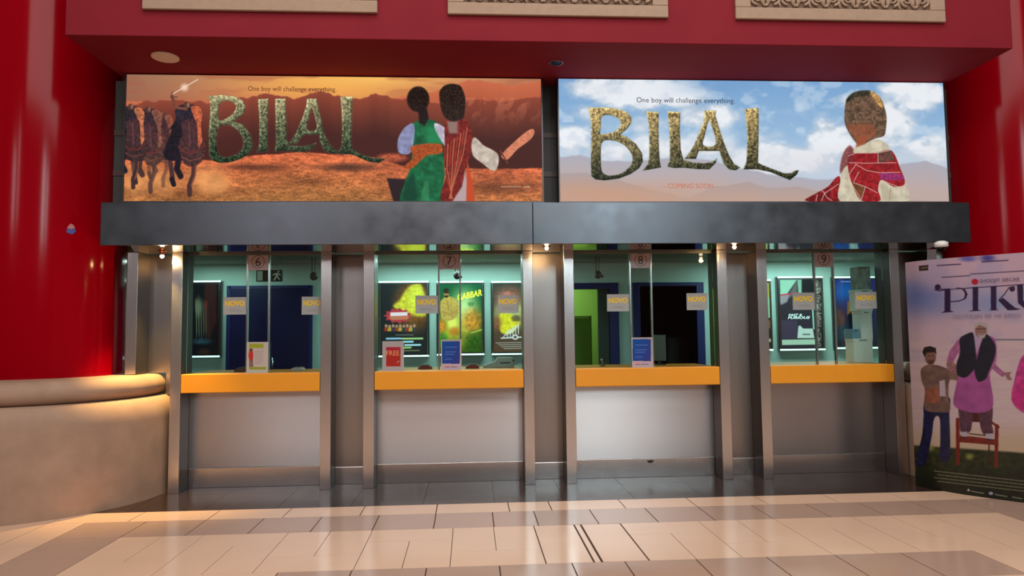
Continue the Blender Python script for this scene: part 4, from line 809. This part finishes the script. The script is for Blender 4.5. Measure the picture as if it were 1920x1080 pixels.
# ------------------------------------------------------------------ curved film standee at the right
CP = np.array([(4.035, -.40), (4.075, -.58), (4.20, -.80), (4.35, -.985), (4.48, -1.13), (4.66, -1.33), (4.84, -1.53)])
seg = np.r_[0, np.cumsum(np.hypot(*np.diff(CP, axis=0).T))]
def curve(u, off=0):
    s = u*seg[-1]; xx = np.interp(s, seg, CP[:, 0]); yy = np.interp(s, seg, CP[:, 1])
    w = .12
    xx = sum(np.interp(np.clip(s+k*w/4, 0, seg[-1]), seg, CP[:, 0]) for k in (-2, -1, 0, 1, 2))/5
    yy = sum(np.interp(np.clip(s+k*w/4, 0, seg[-1]), seg, CP[:, 1]) for k in (-2, -1, 0, 1, 2))/5
    return xx+.84*off, yy+.54*off
def piku(A):
    x, y = A.x, A.y; c4 = lambda p: cv(p, 4.154, 1680, 460); c5 = lambda p: cv(p, 4.154, 1680, 700)
    t = np.clip((y-490)/330, 0, 1)[:, None]; A.c[:] = np.array((216, 178, 196))*(1-t)+np.array((226, 196, 196))*t
    n = fbm(x*.02, y*.03, 4)
    A.mix(np.exp(-((x-1715)/70)**2-((y-560)/36)**2)*.9*(.6+.6*n), (80, 104, 176)); A.mix(np.exp(-((x-1840)/90)**2-((y-570)/22)**2)*.6*(.5+n), (130, 150, 200)); A.mix(ss(.5, .7, n)*.25*(y < 680), (150, 160, 205))
    A.ell(1815, 485, 14, 5, (86, 86, 176), .8, .8); A.ell(1852, 484, 12, 6, (70, 60, 150), .8, .9)
    A.mix((y > 640)*.25*ss(.45, .6, fbm(x*.05, y*.2, 3)), (236, 210, 196))
    wl = (y > 638); A.mix(wl*.35*((np.abs((y-640) % 18) < .8)).astype(float), (190, 160, 150))
    A.mix(ss(780, 835, y)*.6, (210, 176, 130)); A.line(c4([(740, 735), (1000, 735)]), 2.4, (110, 116, 130))
    h = 835+(x-1715)*.07; n = fbm(x*.12, y*.2, 4); A.mix(ss(-3, 3, y-h), np.array((42, 46, 22))*(.5+1.2*n)[:, None]); A.mix(ss(870, 900, y)*.6, (22, 24, 18))
    A.ell(1745, 840, 7, 5.5, (170, 170, 80), .8, .8); A.ell(1818, 856, 7, 5.5, (170, 170, 80), .8, .8)
    # lettering
    INK = (44, 20, 66)
    A.line(c4([(330, 338), (390, 345), (1180, 292)]), 1.6, INK); A.ell(*c4([(325, 326)])[0], 5.6, 5.4, INK)
    A.line(c4([(303, 345), (340, 355), (390, 342)]), 2, INK)
    A.poly(c4([(378, 338), (424, 336), (424, 508), (452, 518), (350, 526), (378, 512)]), INK)
    A.line(c4([(478, 332), (520, 340), (545, 378), (530, 418), (490, 434), (424, 440)]), 2, INK); A.poly(c4([(500, 330), (540, 345), (558, 380), (545, 415), (520, 428), (536, 400), (534, 360)]), INK)
    A.poly(c4([(597, 325), (640, 322), (640, 500), (662, 510), (565, 514), (597, 504)]), INK); A.poly(c4([(738, 318), (782, 315), (782, 498), (800, 506), (725, 508), (738, 500)]), INK)
    A.line(c4([(800, 428), (845, 380), (880, 330), (925, 322)]), 2, INK); A.ell(*c4([(905, 340)])[0], 5.2, 5, INK); A.poly(c4([(800, 432), (832, 408), (930, 488), (975, 496), (935, 504), (870, 506)]), INK)
    A.poly(c4([(942, 308), (990, 305), (992, 430), (1020, 470), (1060, 470), (1080, 430), (1080, 300), (1110, 298), (1108, 440), (1070, 500), (1000, 492), (950, 450)]), INK)
    A.ell(*c4([(615, 284)])[0], 6.4, 5.6, (200, 20, 50))
    A.poly(c4([(178, 160), (252, 152), (250, 195), (180, 200)]), (40, 20, 24)); A.line(c4([(200, 180), (245, 170)]), 2, (150, 130, 110), .8)
    # generic man in tan jacket and jeans, leaning
    SK = (140, 96, 84)
    A.poly(c5([(225, 225), (410, 185), (415, 300), (415, 680), (350, 680), (345, 470), (320, 330), (280, 480), (230, 700), (160, 720), (205, 470), (215, 330)]), (30, 32, 74), 1, 1, .5, .15)
    A.poly(c4([(195, 965), (245, 930), (330, 935), (400, 960), (470, 985), (490, 1050), (420, 1050), (410, 1180), (420, 1290), (340, 1300), (225, 1280), (225, 1120), (200, 1060)]), (128, 96, 86), 1, 1, .25, .12)
    A.poly(c5([(225, 120), (330, 100), (345, 240), (230, 225)]), (160, 92, 70), 2, .9, .2, .2); A.poly(c5([(338, 60), (380, 50), (388, 180), (340, 180)]), (206, 180, 190), 1)
    A.ell(*c4([(268, 872)])[0], 10.5, 14, SK, .12); A.poly(c4([(205, 830), (220, 795), (265, 785), (310, 800), (315, 850), (298, 832), (240, 835), (222, 870)]), (34, 24, 30), 1); A.poly(c4([(245, 895), (300, 890), (292, 925), (255, 928)]), (70, 46, 46), 1.5, .7)
    A.line(c4([(250, 862), (262, 861)]), 1.2, (50, 30, 34)); A.line(c4([(280, 860), (292, 859)]), 1.2, (50, 30, 34)); A.line(c4([(262, 905), (282, 904)]), 1, (100, 50, 50))
    # generic grey-haired man in a pink kurta and dark waistcoat standing on a red chair
    CH_ = (130, 34, 26)
    A.line(c5([(480, 360), (482, 700)]), 7, CH_); A.line(c5([(785, 410), (780, 720)]), 7, CH_); A.poly(c5([(480, 480), (790, 515), (790, 560), (480, 535)]), CH_, 1, 1, .2, .2); A.line(c5([(725, 560), (722, 690)]), 3, (80, 26, 22)); A.poly(c5([(575, 250), (660, 250), (655, 380), (585, 378)]), (84, 24, 26), 1); A.line(c5([(570, 470), (700, 485)]), 2, (60, 34, 30)); A.line(c5([(750, 385), (800, 420)]), 4, CH_)
    A.poly(c5([(495, 230), (590, 235), (585, 440), (550, 470), (505, 460), (495, 380)]), (96, 56, 74), 1, 1, .3, .2); A.poly(c5([(650, 240), (745, 240), (748, 400), (755, 470), (690, 480), (660, 430)]), (96, 56, 74), 1, 1, .3, .2)
    A.poly(c5([(505, 455), (555, 455), (550, 500), (510, 498)]), (196, 180, 190), 1); A.poly(c5([(695, 470), (752, 468), (758, 515), (700, 512)]), (196, 180, 190), 1); A.line(c5([(515, 496), (548, 500)]), 2, (30, 26, 30)); A.line(c5([(705, 512), (750, 518)]), 2, (30, 26, 30))
    KU = (176, 84, 150)
    A.poly(c4([(500, 720), (560, 700), (760, 720), (780, 900), (730, 1000), (740, 1280), (460, 1260), (470, 1080), (490, 1000)]), KU, 1, 1, .12, .08)
    A.poly(c4([(500, 730), (500, 810), (450, 900), (430, 960), (395, 940), (415, 830), (450, 780)]), (182, 104, 150), 1, 1, .2, .2); A.poly(c4([(755, 830), (780, 930), (850, 1000), (830, 1025), (750, 960), (730, 920)]), (182, 104, 150), 1, 1, .2, .2)
    A.poly(c4([(395, 920), (440, 905), (480, 960), (470, 1000), (420, 985)]), (160, 110, 110), 1, 1, .3, .3); A.poly(c4([(840, 990), (900, 985), (885, 1010), (905, 1050), (870, 1050)]), (160, 110, 110), 1)
    A.poly(c4([(495, 730), (540, 695), (600, 682), (625, 850), (610, 960), (540, 1030), (480, 1010), (470, 930), (500, 830)]), (26, 26, 42), 1, 1, .35, .15); A.poly(c4([(690, 690), (750, 735), (778, 800), (760, 900), (722, 985), (700, 1040), (640, 1060), (610, 960), (640, 850)]), (26, 26, 42), 1, 1, .35, .15)
    A.poly(c4([(605, 690), (690, 690), (625, 850)]), (196, 164, 196), 1.5)
    A.ell(*c4([(662, 662)])[0], 11.5, 14.5, (160, 112, 104), .12); A.poly(c4([(608, 660), (612, 610), (655, 595), (705, 600), (720, 640), (710, 690), (700, 640), (650, 618), (625, 640)]), (190, 176, 176), 1.2); A.poly(c4([(635, 690), (700, 690), (690, 722), (650, 722)]), (196, 184, 184), 1.5, .9); A.line(c4([(625, 652), (700, 650)]), 1.3, (60, 44, 50)); A.line(c4([(645, 697), (680, 697)]), 1, (110, 60, 60))
    # pink sleeve of a third figure at the edge
    A.poly(c4([(1000, 850), (950, 940), (915, 1080), (900, 1140), (905, 1215), (960, 1270), (1050, 1310), (1250, 1300), (1250, 850)]), (206, 60, 138), 1, 1, .25, .12)
    A.poly(c5([(990, 40), (900, 180), (920, 250), (1000, 310), (1250, 330), (1250, 40)]), (206, 44, 128), 2, .8, .15, .12)
    # billing block
    for k in range(4):
        yy = 883+k*6.2; xx = 1752+(k % 2)*6
        while xx < 2040:
            w_ = 5+((int(xx)*7+k*13) % 9); A.line([(xx, yy+(xx-1752)*.115), (xx+w_, yy+(xx+w_-1752)*.115)], 2.2, (150, 140, 110), .75); xx += w_+2.5
    A.line([(1822, 921), (1844, 925)], 2, (170, 170, 150), .8); A.ell(1816, 919, 2.2, 2.4, (190, 190, 180)); A.ell(1858, 925, 4, 3, (170, 180, 205)); A.line([(1866, 927), (1888, 931)], 2, (170, 170, 150), .8); A.line([(1898, 932), (1916, 935)], 2, (170, 170, 150), .8)
    for (a, b_, yy, w_) in ((1757, 1802, 498, 2.4), (1841, 1891, 491, 2.4), (1766, 1816, 520, 2.0), (1820, 1990, 514, 2.0)): 
        xx = a
        while xx < b_: l = 2+((int(xx)*5) % 4); A.line([(xx, yy-(xx-a)*.06), (xx+l, yy-(xx+l-a)*.06)], w_, (70, 56, 84), .8); xx += l+1.1
st = thing('film_standee', 'tall curved PIKU film standee on the floor at the right edge', 'standee', (4.3, -.8, 0))
def surf(u, v): xx, yy = curve(u); return np.stack([xx, yy, .004+2.03*(1-v)], 1)
pf = sheet('printed_face', surf, 290, 540, piku, artmat('standee_print', 0, .56, .35), st)
bm = bmesh.new(); n = 40; us = np.linspace(0, 1, n)
f1 = [curve(np.array([u]), .003) for u in us]; f2 = [curve(np.array([u]), .022) for u in us]
vs = [[bm.verts.new((float(f[0][0]), float(f[1][0]), z)) for f in ff] for ff in (f1, f2) for z in (.002, 2.034)]
for i in range(n-1):
    bm.faces.new((vs[0][i], vs[0][i+1], vs[1][i+1], vs[1][i])); bm.faces.new((vs[2][i], vs[2][i+1], vs[3][i+1], vs[3][i]))
    bm.faces.new((vs[1][i], vs[1][i+1], vs[3][i+1], vs[3][i])); bm.faces.new((vs[0][i], vs[0][i+1], vs[2][i+1], vs[2][i]))
for i in (0, n-1): bm.faces.new((vs[0][i], vs[1][i], vs[3][i], vs[2][i]))
obj('backing_board', bm, mat('standee_board', (60, 52, 50), .7), st)
def on_standee(name, s, u, v, wpx, hpx, M, bold=0):
    # ray-sheet hit near (4.3,-.9)
    best = None
    for k in np.linspace(0, 1, 400):
        xx, yy = curve(np.array([k])); p = topx(np.array([[xx[0], yy[0], 1.4]]))[0]
        if best is None or abs(p[0]-u) < best[0]: best = (abs(p[0]-u), k, xx[0], yy[0])
    _, k, xx, yy = best; x2, y2 = curve(np.array([min(1, k+.05)])); x1, y1 = curve(np.array([max(0, k-.05)])); R_ = Vector((x2[0]-x1[0], y2[0]-y1[0], 0)).normalized()
    d = ray(u, v); tt = (yy-CY)/d.y; z = CH+d.z*tt; sc = (yy-CY)/F; nn = Vector((-R_.y, R_.x, 0)); nn = nn if nn.y < 0 else -nn
    text(name, s, xx+nn.x*.012, yy+nn.y*.012, z, wpx*sc/abs(R_.x*1+R_.y*-.66), M, pf, hpx*sc, right=R_)
on_standee('tagline_lettering', 'MOTION SE HI EMO', 1850, 592, 128, 7, mat('standee_soft_ink', (120, 100, 132), .5))
on_standee('credit_lettering', 'SHOOJIT SIRCAR', 1880, 526, 76, 9, mat('standee_ink', (70, 54, 92), .5))
